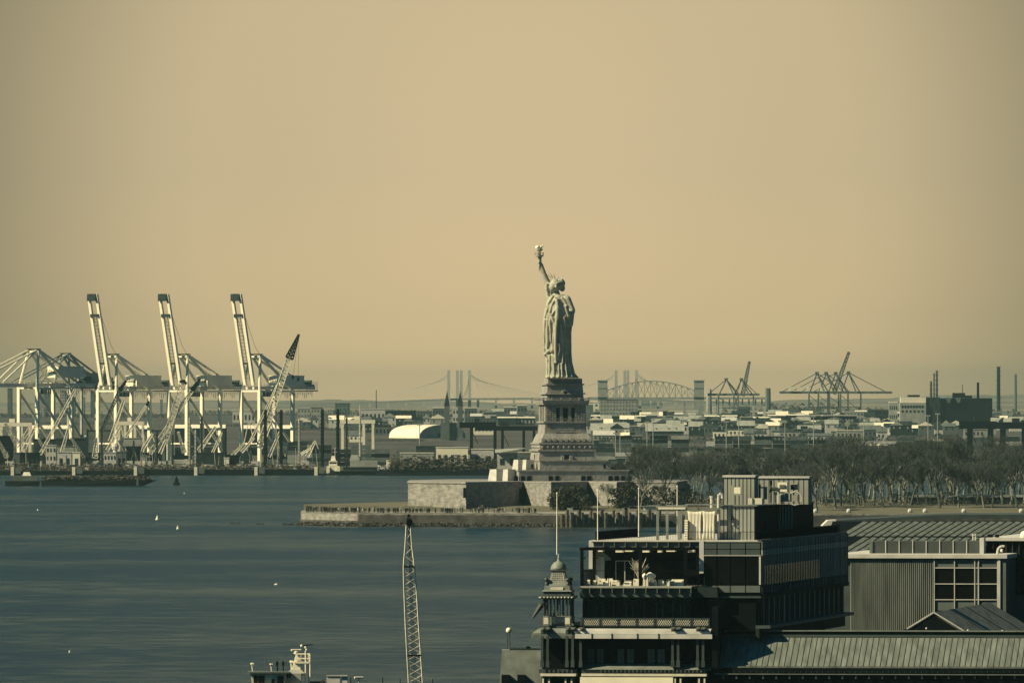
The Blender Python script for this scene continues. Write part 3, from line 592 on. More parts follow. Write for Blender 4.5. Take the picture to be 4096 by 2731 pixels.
# ---------------------------------------------------------------- towers, bridges, chimneys on the skyline
for i, (a, c_, yt, l) in enumerate(((30,47,1555,'slim grey tower block at the far left behind the lowered boom crane'),(147,178,1570,'grey tower block left of the pair behind the lowered boom crane'),(179,214,1572,'darker grey tower block right of the pair behind the lowered boom crane'),
        (240,262,1562,'grey slab tower behind the crane machinery house'),(266,300,1590,'short grey slab tower behind the rear crane leg'),(333,338,1590,'very thin grey tower behind the left quay'),(362,378,1566,'grey tower left of the first raised boom crane'),(640,648,1600,'thin grey tower between the raised boom cranes'))):
    block('tower_block', l, a, c_, yt, 15000, 'light' if i % 2 else 'mid', 'tower block', dy=25, win=(4, 9, 'mid'))
def cable_bridge():
    D = 20000; t = thing('cable_stayed_bridge', 'long faint cable-stayed bridge with two groups of pale pylons', 'bridge', (X(2170, D), D, G(D)))
    deck = [(1150,1624),(1300,1612),(1560,1603),(1830,1592),(2170,1590),(2500,1592),(2900,1606),(3100,1618)]
    b = MB()
    for (a, ya), (c, yc) in zip(deck, deck[1:]):
        p, q = (X(a, D), Z(ya, D)), (X(c, D), Z(yc, D))
        for y in (D-14, D+14): b.add([(p[0],y-6,p[1]-3.5),(q[0],y-6,q[1]-3.5),(q[0],y+6,q[1]-3.5),(p[0],y+6,p[1]-3.5),(p[0],y-6,p[1]),(q[0],y-6,q[1]),(q[0],y+6,q[1]),(p[0],y+6,p[1])], [(0,3,2,1),(4,5,6,7),(0,1,5,4),(2,3,7,6)])
    b.build('deck', 'light', t)  # deck, piers and pylons kept pale, distance haze painted into their colour
    for i in range(20):
        px = 1480+i*72
        for (a, ya), (c, yc) in zip(deck, deck[1:]):
            if a <= px <= c: yy = ya+(yc-ya)*(px-a)/(c-a)
        MB().box(X(px,D)-2, X(px,D)+2, D-3, D+3, G(D)-2, Z(yy,D)-3.6).build('pier', 'cream', t)
    for gx in ((1795,1830,1845,1878),(2464,2499,2512,2547)):
        for i, px in enumerate(gx):
            y = D+(-22, -6, 6, 22)[i]
            MB().frus(X(px,D), y, G(D)-2, Z(1481,D), 2.7, 3, 2.3, 2.4).build('pylon', 'cream', t)
        b = MB()
        for s, px in ((-1, gx[0]), (1, gx[3])):
            for k in range(11):
                e = px+s*(60+k*28); 
                for (a, ya), (c, yc) in zip(deck, deck[1:]):
                    if a <= e <= c: yy = ya+(yc-ya)*(e-a)/(c-a)
                b.tube((X(px,D), D, Z(1486+k*3,D)), (X(e,D), D, Z(yy,D)), .17, 3)
            for k in range(6): b.tube((X(px,D), D, Z(1490+k*8,D)), (X(px-s*(12+k*3),D), D, Z(1590,D)), .15, 3)
        b.build('cable', 'cream', t)
cable_bridge()
def truss_bridge():
    D = 17000; t = thing('truss_bridge', 'dark arched truss bridge between two square towers right of the statue', 'bridge', (X(2600, D), D, G(D)))
    for a, c in ((2391, 2430), (2776, 2816)):
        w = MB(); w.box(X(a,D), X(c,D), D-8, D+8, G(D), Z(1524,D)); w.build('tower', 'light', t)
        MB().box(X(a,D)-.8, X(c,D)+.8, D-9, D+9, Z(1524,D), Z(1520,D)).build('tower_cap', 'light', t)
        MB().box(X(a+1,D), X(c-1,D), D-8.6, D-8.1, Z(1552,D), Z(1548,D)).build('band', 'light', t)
    top = [(2430+346*k/14, 1586-(12+50*math.sin(math.pi*(k+.9)/15.8)**.8)) for k in range(15)]
    for y in (D-7, D+7):
        b = MB()
        for k, (px, py) in enumerate(top):
            if k: b.tube((X(top[k-1][0],D), y, Z(top[k-1][1],D)), (X(px,D), y, Z(py,D)), 1., 4)
            b.tube((X(px,D), y, Z(py,D)), (X(px,D), y, Z(1588,D)), .5, 4)
            if k: b.tube((X(top[k-1][0],D), y, Z(1588,D) if k % 2 else Z(top[k-1][1],D)), (X(px,D), y, Z(py,D) if k % 2 else Z(1588,D)), .5, 4); b.tube((X(top[k-1][0],D), y, Z(1588,D) if k % 2 == 0 else Z(top[k-1][1],D)), (X(px,D), y, Z(py,D) if k % 2 == 0 else Z(1588,D)), .35, 4)
        b.build('truss', 'light', t)  # light members: part of the haze over the bridge is in the colour
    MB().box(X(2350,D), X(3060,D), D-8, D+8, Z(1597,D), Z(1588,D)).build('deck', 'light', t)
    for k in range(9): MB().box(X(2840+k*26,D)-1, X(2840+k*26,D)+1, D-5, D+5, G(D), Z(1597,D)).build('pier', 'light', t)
truss_bridge()
def stack(label, px, D, yt, r, m='mid', name='chimney', bands=0, fl=0):
    g = G(D); x = X(px, D); t = MB().lathe(x, D, [(r*1.1, g), (r, (g+Z(yt,D))/2), (r*.9, Z(yt,D))], 8)
    if bands:
        k = 0
        while g+8+k*5 < Z(yt, D): t.lathe(x, D, [(r*1.5, g+8+k*5), (r*1.5, g+8.6+k*5)], 8); k += 1
    o = t.build(name, m, origin=(x, D, g)); return tag(o, label, 'chimney')
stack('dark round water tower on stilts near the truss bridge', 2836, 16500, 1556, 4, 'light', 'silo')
stack('grey square silo between the hazy crane groups', 3072, 16000, 1552, 4, 'mid', 'silo')
stack('short lattice flare stack, leftmost of three close together', 3724, 12500, 1524, 1.3, 'steel', bands=1)
stack('thin lattice flare stack, middle one of three close together', 3736, 12550, 1492, .9, 'steel', bands=1)
stack('tallest lattice flare stack of three close together', 3747, 12500, 1482, 1.3, 'steel', bands=1)
stack('short dark chimney above the big dark factory', 3912, 11000, 1529, 1.3, 'black')
stack('tall banded stack right of the big dark factory', 3994, 13500, 1468, 2.1, 'dark', bands=1)
stack('fainter tall stack near the right edge of the photo', 4062, 18000, 1496, 2.2, 'mid')
stack('small dark mast on the ridge left of the bridge', 1505, 18000, 1560, .7, 'dark', 'mast')
stack('thin mast on the factory roof', 3850, 11000, 1538, .35, 'dark', 'mast')
# factory on the right
def factory():
    D = 10800; t = thing('factory', 'big dark factory with pale front blocks on the right skyline', 'factory', (X(3790, D), D, G(D)))
    g = G(D)
    def bx(n, a, c, y0, y1, m, dd=0, dy=30, **k): return MB().box(X(a,D), X(c,D), D+dd, D+dd+dy, Z(y1,D) if y1 else g, Z(y0,D)).build(n, m, t, **k)
    bx('main_block', 3760, 3970, 1592, 0, 'black', 4); bx('wing', 3702, 3762, 1589, 0, 'dark', 2)
    bx('front_block', 3600, 3704, 1610, 0, 'light', 0, 20); bx('penthouse', 3602, 3704, 1588, 1610, 'white', 1, 16)
    bx('roof_plant', 3632, 3680, 1579, 1587.5, 'black', 5, 8); bx('roof_plant', 3812, 3862, 1571, 1591.5, 'black', 8, 10); bx('roof_plant', 3862, 3890, 1581, 1591.5, 'black', 8, 10)
    for a in (3783, 3822): MB().add([(X(a,D),D+1,Z(1590,D)),(X(a+22,D),D+1,Z(1590,D)),(X(a+18,D),D+1,Z(1611,D)),(X(a+8,D),D+1,Z(1611,D)),(X(a,D),D+3.5,Z(1590,D)),(X(a+22,D),D+3.5,Z(1590,D)),(X(a+18,D),D+3.5,Z(1611,D)),(X(a+8,D),D+3.5,Z(1611,D))], [(3,2,1,0),(4,5,6,7),(0,1,5,4),(1,2,6,5),(2,3,7,6),(3,0,4,7)]).build('hopper', 'mid', t)
    for k in range(8): MB().box(X(3606+k*11.5,D), X(3613+k*11.5,D), D-.25, D+.05, Z(1630,D), Z(1621,D)).build('window', 'dark', t)
    for k in range(6): MB().box(X(3606+k*16,D), X(3612+k*16,D), D-.25, D+.05, Z(1648,D), Z(1640,D)).build('window', 'dark', t)
    return t
factory()
block('lift_tower', 'small pale tower with a windowed white top left of the factory', 3556, 3590, 1611, 10700, 'light', 'tower', roof='white', win=(4, 3, 'dark'))
# church with two spires
def church():
    D = 9600; g = G(D); t = thing('church', 'dark church with twin pointed spires left of the statue', 'church', (X(1800, D), D, g))
    MB().box(X(1762,D), X(1826,D), D+4, D+30, g, Z(1690,D)).build('nave', 'mid', t)
    for px in (1788, 1841):
        w = MB().box(X(px-10,D), X(px+10,D), D, D+5, g, Z(1624,D)).build('tower', 'mid', t)
        MB().frus(X(px,D), D+2.5, Z(1624,D), Z(1563,D), 2.4, 2.4, .05, .05).build('spire', 'dark', w)
    return t
church()
for px, yt, l in ((3014,1604,'small grey church tower with a pointed cap, left of two'),(3058,1606,'small grey church tower with a pointed cap, right of two'),(2738,1603,'faint pointed tower below the truss bridge')):
    D = 11500; g = G(D); t = thing('church_tower', l, 'church tower', (X(px, D), D, g)); q = S(1, D)
    MB().box(X(px-5,D), X(px+5,D), D, D+2.4, g, Z(yt+18,D)).build('tower', 'light', t); MB().frus(X(px,D), D+1.2, Z(yt+18,D), Z(yt,D), 1., 1., .05, .05).build('spire', 'mid', t)
# individually seen buildings of the far town: x0, x1, top row, base row, wall, roof, windows, label
for a in [(1443,1540,1638,1690,'cream','cream',(6,1,'dark'),'cream flat building with a row of small windows left of the church'),
    (1731,1785,1632,1690,'mid','white',(5,2,'dark'),'grey block with a white cornice left of the church spires'),
    (1810,1858,1632,1690,'cream','white',(4,2,'dark'),'bright block with a white cornice between church spire and grey block'),
    (1860,1908,1632,1690,'mid','white',(4,2,'dark'),'grey block with a white cornice at the right of the bright one'),
    (2016,2066,1630,1682,'mid','white',(4,2,'dark'),'grey block with a white cornice left of the pedestal'),(2070,2108,1622,1682,'mid','white',(3,2,'dark'),'slightly taller grey block beside the pedestal'),
    (1190,1240,1633,1692,'light','cream',(4,3,'mid'),'buff apartment block right of the tallest lattice crane'),(1244,1290,1633,1692,'light','mid',(4,3,'mid'),'buff apartment block behind the thick black piles'),
    (1340,1400,1615,1660,'mid','dark',(4,3,'dark'),'dark blocky building with a white cupola roof behind the piles'),(1352,1378,1602,1616,'white','white',None,'small white cupola on the skyline left of the bridge deck'),
    (1542,1600,1643,1700,'dark','mid',(5,2,'black'),'dark terrace block right of the cream flat building'),(1602,1665,1646,1700,'dark','dark',(5,2,'black'),'second dark terrace block right of the cream flat building'),(1667,1728,1648,1700,'mid','mid',(5,2,'dark'),'grey terrace block next to the white corniced block'),
    (905+25,1020,1644,1690,'cream','cream',(6,1,'dark'),'pale school block behind the tallest lattice crane'),(1022,1100,1640,1690,'mid','light',(4,2,'dark'),'grey block behind the tallest lattice crane'),
    (2343,2372,1618,1680,'mid','white',None,'grey block with white eaves just right of the pedestal'),(2374,2396,1610,1668,'white','white',(1,3,'mid'),'narrow white stair tower right of the pedestal'),
    (2400,2550,1600,1690,'light','mid',(12,6,'mid'),'huge plain grey slab building under the truss bridge'),(2552,2600,1604,1650,'light','light',(6,2,'mid'),'pale flat slab right of the huge grey slab'),(2606,2650,1602,1650,'light','cream',(6,2,'mid'),'second pale flat slab under the truss bridge'),
    (2680,2792,1645,1672,'cream','white',(12,1,'mid'),'long white low building below the truss bridge'),(2776,2814,1625,1652,'cream','white',None,'short white roofed hall under the truss tower'),
    (2850,2890,1630,1655,'cream','white',None,'small white roofed house below the left hazy cranes'),(2912,2945,1642,1668,'cream','white',None,'white fronted house right of the small white roofed house'),
    (2470,2478,1600,1650,'white','white',None,'thin white slab edge in front of the huge grey slab'),(3300,3342,1640,1668,'cream','white',(5,1,'mid'),'white cube house below the row of four cranes'),
    (3372,3468,1648,1682,'light','cream',(7,2,'dark'),'buff building with a stair block left of the factory'),(3384,3398,1634,1650,'white','white',None,'white roof hut on the buff building left of the factory'),
    (3470,3560,1640,1680,'dark','mid',(6,2,'black'),'dark block between the buff building and the pale lift tower'),(3080,3100,1645,1665,'cream','cream',None,'small cream box above the white roofs'),
    (2524,2556,1650,1690,'dark','dark',(2,2,'black'),'dark cube with a small chimney below the grey slab'),(2652,2670,1648,1690,'black','black',None,'small black water tank above the long roofs'),
    (2960,3000,1650,1690,'mid','dark',(3,1,'dark'),'grey house below the two church towers'),(1500,1560,1705,1740,'mid','dark',(4,1,'black'),'low grey house left of the white arched shed'),
    (2770,2812,1712,1738,'cream','cream',(4,1,'dark'),'cream fronted hall with an arched gable right of the pedestal'),(2815,2850,1700,1738,'mid','mid',(3,2,'cream'),'grey villa right of the arched gable hall'),(2855,2905,1708,1740,'cream','mid',(4,1,'dark'),'cream low block right of the grey villa'),
    (2910,2960,1706,1740,'mid','light',(4,1,'cream'),'grey house with pale windows near the middle right'),(3240,3262,1660,1690,'dark','dark',None,'dark block beside the tall light pole')]:
    D = Dof(a[3]); block('town_building', a[7], a[0], a[1], a[2], D, a[4], 'building', roof=a[5], win=a[6], dy=12, group='buildings of the far town')
# long white-roofed sheds
for a, c, yt, yb, l in ((2365,2530,1662,1700,'long dark shed with a white roof right of the pedestal'),(2540,2740,1665,1700,'long dark shed with a white roof below the truss bridge'),(2745,2960,1664,1698,'long dark shed with a white roof below the left hazy cranes'),
        (2962,3110,1672,1702,'dark shed with a bright roof below the church towers'),(3072,3440,1660,1700,'very long shed with a bright roof below the row of four cranes'),(3130,3500,1684,1716,'low long shed in front of the very long bright roofed one'),(1990,2140,1672,1700,'white roofed shed left of the pedestal'),(1900,1985,1664,1690,'shorter white roofed shed above the dark gantry'),(3430,3640,1700,1722,'low grey shed below the pale lift tower'),(1690,1750,1668,1690,'little white roofed shed behind the arched shed')):
    D = Dof(yb); n_ = max(1, round((c-a)/75.)); r9 = random.Random(a)
    for q in range(n_):
        x_a = a+(c-a)*q/n_; x_c = a+(c-a)*(q+1)/n_-r9.uniform(0, 14); block('long_shed', l if n_ == 1 else l.replace('long ', 'low ', 1).replace('very low','low')+', in a row', x_a, x_c, yt+r9.uniform(-1.5, 3), D+q*6, r9.choice(['dark','black','mid']), 'shed', roof=r9.choice(['white','cream','light','white']), dy=70, group='row: '+l[:60], win=(5, 1, 'light') if q % 3 == 1 else None)
# terraced gable houses, generated street by street
r = random.Random(11); k = 0
HL = {'mid': 'grey gabled house in the far town streets', 'light': 'pale gabled house in the far town streets', 'dark': 'dark gabled house in the far town streets', 'cream': 'cream gabled house in the far town streets'}
for (x0, x1, yb, n) in ((2360,2800,1733,16),(2780,3100,1742,13),(3100,3600,1735,18),(3560,3900,1742,13),(2380,3000,1712,18),(2950,3560,1722,20),(1400,1560,1722,5),(3980,4096,1722,4),(2600,2900,1690,8),(2900,3400,1688,14),(1420,1760,1706,10),(3600,4096,1700,10),(1180,1480,1712,8)):
    for i in range(n):
        px = x0+(x1-x0)*(i+r.random()*.8)/n; D = Dof(yb+r.uniform(-3, 3)); wd = r.uniform(7, 15); hh = r.uniform(5, 9); m = r.choice(['mid','mid','light','dark','cream']); g = G(D); x = X(px, D)
        t = thing('gabled_house', HL[m], 'house', (x, D, g), 'gabled houses: '+HL[m].split()[0])
        MB().box(x-wd/2, x+wd/2, D, D+9, g, g+hh).build('wall', m, t)
        MB().gable(x-wd/2-.4, x+wd/2+.4, D-.4, D+9.4, g+hh+.01, g+hh+r.uniform(2.5, 4.5), r.choice('xy')).build('roof', r.choice(['mid','dark','dark','light','white']), t)
        for q in (-.25, .25): MB().box(x+wd*q-.6, x+wd*q+.6, D-.1, D+.05, g+hh-3, g+hh-1.2).build('window', 'dark' if m != 'dark' else 'light', t)
r = random.Random(31)
for i in range(150):
    px = r.uniform(1400, 4110) if i % 4 else r.uniform(2380, 3600); yb = r.uniform(1662, 1772); D = Dof(yb); wd = r.uniform(6, 22); hh = r.uniform(4, 9); m = r.choice(['mid','dark','light','cream','mid','white']); g = G(D); x = X(px, D)
    if 2120 < px < 2370 or (1540 < px < 1900 and yb > 1695): continue
    t = thing('town_house', {'mid':'small grey plain building of the far town','dark':'small dark building of the far town','light':'small buff building of the far town','cream':'small cream building of the far town','white':'small white building of the far town'}[m], 'building', (x, D, g), 'plain town buildings: '+m)
    MB().box(x-wd/2, x+wd/2, D, D+9, g, g+hh).build('wall', m, t); rm_ = r.choice(['light','white','mid','dark','mid','cream'])
    if i % 5 < 3: MB().gable(x-wd/2-.4, x+wd/2+.4, D-.4, D+9.4, g+hh+.01, g+hh+r.uniform(1.5, 4), r.choice('xxy')).build('roof', rm_, t)
    else: MB().box(x-wd/2-.3, x+wd/2+.3, D-.3, D+9.3, g+hh, g+hh+.7).build('roof', rm_, t)
    for q in range(int(wd/3.2)): MB().box(x-wd/2+1+q*3.2, x-wd/2+2.3+q*3.2, D-.1, D+.05, g+hh*.45, g+hh*.75).build('window', 'dark' if m != 'dark' else 'light', t)
    if wd > 12 and i % 5 >= 3: MB().box(x-wd*.2, x+wd*.1, D+2, D+6, g+hh+.71, g+hh+3).build('roof_house', r.choice(['mid','cream','dark']), t)
for px, yb, l in ((2440,1740,'large grey hipped roof hall left of the two by the pedestal'),(2660,1742,'large grey hipped roof hall with small dormers right of its twin')):
    D = Dof(yb); g = G(D); x = X(px, D); q = S(1, D); t = thing('roofed_hall', l, 'hall', (x, D, g))
    MB().box(x-75*q, x+75*q, D, D+16, g, g+18*q).build('wall', 'mid', t); MB().gable(x-78*q, x+78*q, D-1, D+17, g+18*q+.01, g+48*q).build('roof', 'light', t)
    for s in (-40, 10, 40): MB().box(x+s*q-1, x+s*q+1, D+1, D+3.5, g+20*q, g+33*q).build('dormer', 'cream', t)
# cream yard wall, white tanks, light poles
for k, (xa, xc) in enumerate(((2825,3075),(3080,3440),(3445,3700),(3705,4150))):
    D = 9150+k*12
    tag(MB().box(X(xa,D), X(xc,D), D, D+1.5, G(D)-.5, Z(1764+k % 2*2,D)).build('yard_wall', 'cream', origin=(X(xa,D),D,G(D))), ('leftmost','second from left','third from left','rightmost')[k]+' length of the thin cream wall above the bare park trees', 'wall')
for px, w_, yt, l in ((3485,17,1776,'left white tank behind the park trees'),(3518,18,1774,'middle white tank behind the park trees'),(3545,16,1777,'right white tank behind the park trees'),(3078,30,1779,'bright white tank at the left end of the cream wall')):
    D = 8700; b = MB().lathe(X(px,D), D, [(S(w_,D), 5), (S(w_,D)*1.02, Z(yt+12,D)), (S(w_,D)*.8, Z(yt+5,D)), (S(w_,D)*.3, Z(yt,D))], 12); tag(b.build('storage_tank', 'white', origin=(X(px,D),D,5), smooth=True), l, 'tank')
b0 = None
for px, yt in ((3254,1668),(3712,1665),(3750,1658),(3455,1672),(2462,1735),(2480,1730),(2588,1690),(2612,1680),(2905,1690),(3140,1690),(3390,1700),(1437,1678),(1678,1700),(2955,1680)):
    D = 7950; x = X(px, D); h = Z(yt, D)-3
    b = MB(); b.tube((x,D,3), (x,D,3+h), .42, 5, .28); b.box(x-1.6, x+1.6, D-.3, D+.3, 3+h, 3.9+h)
    tag(b.build('light_mast', 'light', origin=(x,D,3)), 'tall thin floodlight mast in the far port', 'light mast', 'floodlight masts of the far port')
# vehicles and small buildings on the far yard, right half
van('white truck standing in the far yard right of the statue', 'white trucks in the far yard', [2400+i*57+(i*37 % 23) for i in range(26)], 8050, 'white')
van('dark truck standing in the far yard right of the statue', 'dark trucks in the far yard', [2420+i*71+(i*29 % 31) for i in range(22)], 7600, 'dark')
r = random.Random(5)
for i in range(70):
    px = r.uniform(2390, 4090); yb = r.uniform(1778, 1868); D = Dof(yb) if yb > 1860 else Dof(min(yb, 1850)); x = X(px, D); wd = r.uniform(5, 16); h = r.uniform(2.5, 6.5); g = G(D); m = r.choice(['mid','dark','dark','light','mid','cream'])
    l = {'mid':'low grey yard hut beyond the park trees','dark':'low dark yard hut beyond the park trees','light':'low pale yard hut beyond the park trees','cream':'low cream yard hut beyond the park trees'}[m]
    t = thing('yard_hut', l, 'hut', (x, D, g), 'yard huts: '+l.split()[1]); MB().box(x-wd/2, x+wd/2, D, D+6, g, g+h).build('wall', m, t); MB().box(x-wd/2-.3, x+wd/2+.3, D-.3, D+6.3, g+h, g+h+.35).build('roof', r.choice(['mid','light','dark','white']), t)
# ---------------------------------------------------------------- buoys and small craft on the water
def buoy(label, px, py, h, m, nm='buoy', cat='buoy', cone=True):
    D = 40*F/(py-HY); x = X(px, D); t = thing(nm, label, cat, (x, D, 0))
    MB().lathe(x, D, [(h*.28, -.3), (h*.42, .0), (h*.42, h*.2), (h*.3, h*.28)], 10).build('float', m, t); MB().lathe(x, D, [(h*.3, h*.28), (h*.16, h*.8), (h*.05, h)], 8).build('tower', m, t)
    return t
buoy('large dark navigation buoy right of the scrap barge', 706, 1939, 4.6, 'black')
buoy('white cone buoy in the left water, larger of the pair', 629, 2078, 1.6, 'white'); buoy('white cone buoy lower right of its twin', 711, 2115, 1.2, 'white')
buoy('tiny white buoy at the far left of the water', 151, 2041, .7, 'white'); buoy('tiny white buoy below the dark navigation buoy', 737, 1974, .6, 'white'); buoy('tiny white float near the bottom left', 278, 2607, .35, 'white')
D = 40*F/(2337-HY); x = X(1104, D); t = thing('small_boat', 'small white boat alone in the middle of the water', 'boat', (x, D, 0)); b = hull(MB(), x-.42, x+.42, D-.3, D+.3, -.05, .16, .05, .2); b.build('hull', 'white', t); MB().box(x-.1, x+.18, D-.15, D+.15, .17, .34).build('cabin', 'white', t)
# ---------------------------------------------------------------- the statue island
def ipx(px, D): return (X(px, D), D)
edge = [ipx(1203,4098), ipx(1430,4058), ipx(2240,4044), ipx(4600,4040)]
back = [ipx(4600,4520), ipx(2700,4440), ipx(1900,4330), ipx(1300,4200), ipx(1203,4150)]
t = thing('seawall', 'granite seawall round the statue island, bright at its left end', 'sea wall', (0,4100,0))
MB().slab(edge+back, -.6, 4.3).build('wall', 'fort', t)
e1, e2, e3_ = edge[1], edge[2], edge[3]
MB().slab([e1, e2, e3_, (e3_[0], e3_[1]-.5), (e2[0], e2[1]-.5), (e1[0]+.5, e1[1]-.5)], -.6, 3.9).build('facing', 'darkstone', t)
e0 = edge[0]; MB().slab([e0, e1, (e1[0]+.3, e1[1]-.45), (e0[0]-.3, e0[1]-.45)], -.6, 1.9).build('tide_band', 'darkstone', t)
# lawn rises from the promenade to the fort
ys = [0, .12, .2, .5, 1]
vs = []; nx = 24
for t_ in ys:
    for i in range(nx+1):
        px = 1215+(4600-1215)*i/nx; y0 = (4097-(px-1203)*40/227) if px < 1430 else 4058-14*min(1, (px-1430)/810.)
        y = y0+1+(4200 if px < 1600 else 4420-(4600-px)*.02)*t_-y0*t_ if False else y0+1+t_*(min(4420, 4150+(px-1215)*.3)-y0)
        z = 4.33+(0 if t_ == 0 else min(2.4, (y-y0)*.05)); vs.append((X(px, y), y, z))
b = MB(); b.add(vs, [(j*(nx+1)+i, j*(nx+1)+i+1, (j+1)*(nx+1)+i+1, (j+1)*(nx+1)+i) for j in range(len(ys)-1) for i in range(nx)])
tag(b.build('lawn', 'lawn'), kind='structure')
b = MB(); n = 40
vs = []
for i in range(n+1):
    px = 1206+(2700-1206)*i/n; y0 = (4098-(px-1203)*40/227) if px < 1430 else 4058-14*min(1, (px-1430)/810.)
    vs += [(X(px, y0+.4), y0+.4, 4.42), (X(px, y0+9), y0+9, 4.95)]
b.add(vs, [(2*i, 2*i+2, 2*i+3, 2*i+1) for i in range(n)]); tag(b.build('path', 'path'), kind='structure')
b = MB(); r = random.Random(3)
for k in range(2600):
    px = 1135+(2300-1135)*r.random()**1.1; y0 = (4098-(px-1203)*40/227) if px < 1430 else 4058-14*min(1, (px-1430)/810.)
    o = r.uniform(0, 7); hgt = (1.6 if px > 1200 else .9*(px-1120)/80)*(1-o/9); q = r.uniform(.3, .8); x = X(px, y0); y = y0-o if px > 1200 else y0+3-o*.3
    b.add([(x+r.uniform(-q, q), y+r.uniform(-q, q), hgt*r.random()+r.uniform(-q, q)*.6) for _ in range(4)], [(0,1,2),(0,2,3),(0,3,1),(1,3,2)])
tag(b.build('rocks', 'wet'), 'dark weedy rocks along the foot of the island seawall', 'rocks', kind='stuff')
for px, py, s, l in ((940,2093,2.2,'lone dark rock in the water left of the island tip'),(1040,2097,1.4,'dark rock just left of the island tip rocks')):
    D = 40*F/(py-HY); x = X(px, D); b = MB(); heap(b, x-s, x+s, D, -.2, .9, 40, 3, (.2, .6), 1.5); tag(b.build('rock', 'wet', origin=(x, D, 0)), l, 'rock')
# fort walls
fp = [ipx(1632,4112), ipx(1864,4078), ipx(1869,4082), ipx(2094,4118), ipx(2204,4084), ipx(2352,4118), ipx(2466,4092), ipx(2530,4112), ipx(2705,4106), ipx(2760,4190), ipx(2400,4250), ipx(1800,4240), ipx(1640,4190)]
t = thing('star_fort', 'star shaped granite fort wall under the statue pedestal', 'fort', (X(2200,4150), 4150, 4.5))
MB().slab(fp, 4.4, 14.4).build('wall', 'fort', t)
cx_, cy_ = X(2180, 4150), 4160
def grow(p, q): return [(x+(x-cx_)*q, y+(y-cy_)*q) for x, y in p]
MB().slab(grow(fp, .006), 14.4, 14.9).build('coping', 'stone', t)
for px, D, w_, y0, y1 in ((1858,4077.5,.9,1950,1990),(2082,4115.6,2.4,1952,2003),(2100,4114.6,1.2,1952,1990)):
    MB().box(X(px,D)-w_/2, X(px,D)+w_/2, D-.5, D+.6, Z(y1,D), Z(y0,D)).build('doorway', 'black', t)
# terraces and pedestal, all turned a little
PC = (X(2249, 4150), 4150.); PA = R(9)
PF = Matrix.Translation((PC[0], PC[1], 0)) @ Matrix.Rotation(PA, 4, 'Z')
kx = 1/(math.cos(PA)+math.sin(PA)); PD = 4142.
t = thing('statue_terraces', 'stepped granite terraces between the fort and the pedestal', 'terrace', (PC[0], PC[1], 14.4))
def zz(py, D=PD): return Z(py, D)
wa = S(506, PD)*kx/2; wb = S(306, PD)*kx/2
MB(PF).box(-wa+1.5, wa+1.5, -wa*.8, wa*.8, 14.91, zz(1883)).build('lower_terrace', 'stone', t)
MB(PF).box(-wa+1.2, wa+1.8, -wa*.8-.3, wa*.8+.3, zz(1883), zz(1878)).build('lower_parapet', 'stone', t)
MB(PF).box(-wb+1.8, wb+1.8, -wb-.8, wb, zz(1878), zz(1844)).build('upper_terrace', 'stone', t)
MB(PF).box(-wb+1.5, wb+2.1, -wb-1.1, wb, zz(1844), zz(1839)).build('upper_parapet', 'stone', t)
for px in (2064,2091,2116,2202,2228,2332,2356,2441,2466,2492,2518):
    u = (S(px-2249, PD))/math.cos(PA)-math.tan(PA)*wa*.8; MB(PF).box(u-.72, u+.72, -wa*.8-.12, -wa*.8+.3, zz(1926), zz(1902)).build('opening', 'black', t)
for px, py in ((2127, 1870), (2416, 1866)):
    u = (S(px-2249, PD))/math.cos(PA)-math.tan(PA)*wb; MB(PF).box(u-.35, u+.35, -wb-.92, -wb-.5, zz(1872), zz(1855)).build('opening', 'black', t)
for (a, c, y0, y1, d) in ((1952,2003,1876,1931,-10),(2016,2044,1876,1931,-13),(2052,2087,1838,1879,-6),(2096,2116,1838,1879,-9)):
    D = PC[1]+d; xa, xc = X(a, D), X(c, D); in_ = (xc-xa)*(.24 if c-a > 30 else .05)
    b = MB(); z0 = Z(y1, D)-1.5; z1 = Z(y0, D); xm = (xa+xc)/2
    b.add([(xa,D-1.5,z0),(xc,D-1.5,z0),(xc,D+3.5,z0),(xa,D+3.5,z0),(xa+in_,D-1,z1),(xc-in_*.3,D-1,z1),(xc-in_*.3,D+3,z1),(xa+in_,D+3,z1)], [(0,3,2,1),(4,5,6,7),(0,1,5,4),(1,2,6,5),(2,3,7,6),(3,0,4,7)])
    b.fr = Matrix.Translation((xm, D, 0)) @ Matrix.Rotation(R(-42), 4, 'Z') @ Matrix.Translation((-xm, -D, 0)); b.build('pylon', 'cream', t)
p = thing('statue_pedestal', 'tall tapering granite pedestal carrying the colossal statue', 'pedestal', (PC[0], PC[1], zz(1840)))
def hw(n): return S(n, PD)*kx/2
def tier(name, n0, n1, y0, y1, m='stone'):      # total pixel widths below / above, rows below / above
    return MB(PF).frus(0, 0, zz(y0), zz(y1), hw(n0), hw(n0), hw(n1), hw(n1)).build(name, m, p)
tier('base_block', 258, 250, 1840, 1803); tier('belt', 266, 266, 1804, 1797)
tier('shield_band', 246, 244, 1797, 1776); tier('belt', 256, 256, 1776, 1770); tier('flare', 240, 226, 1771, 1752); tier('flare', 226, 204, 1752, 1734)
tier('shaft', 196, 188, 1734, 1690); tier('belt', 206, 206, 1691, 1685)
tier('cornice', 210, 210, 1618, 1612); tier('balcony', 214, 219, 1612, 1601)
tier('attic', 176, 166, 1601, 1576); tier('belt', 186, 184, 1577, 1571); tier('attic', 168, 164, 1572, 1548); tier('attic', 164, 162, 1548, 1539)
tier('belt', 176, 176, 1540, 1534); tier('plinth', 160, 158, 1535, 1513)
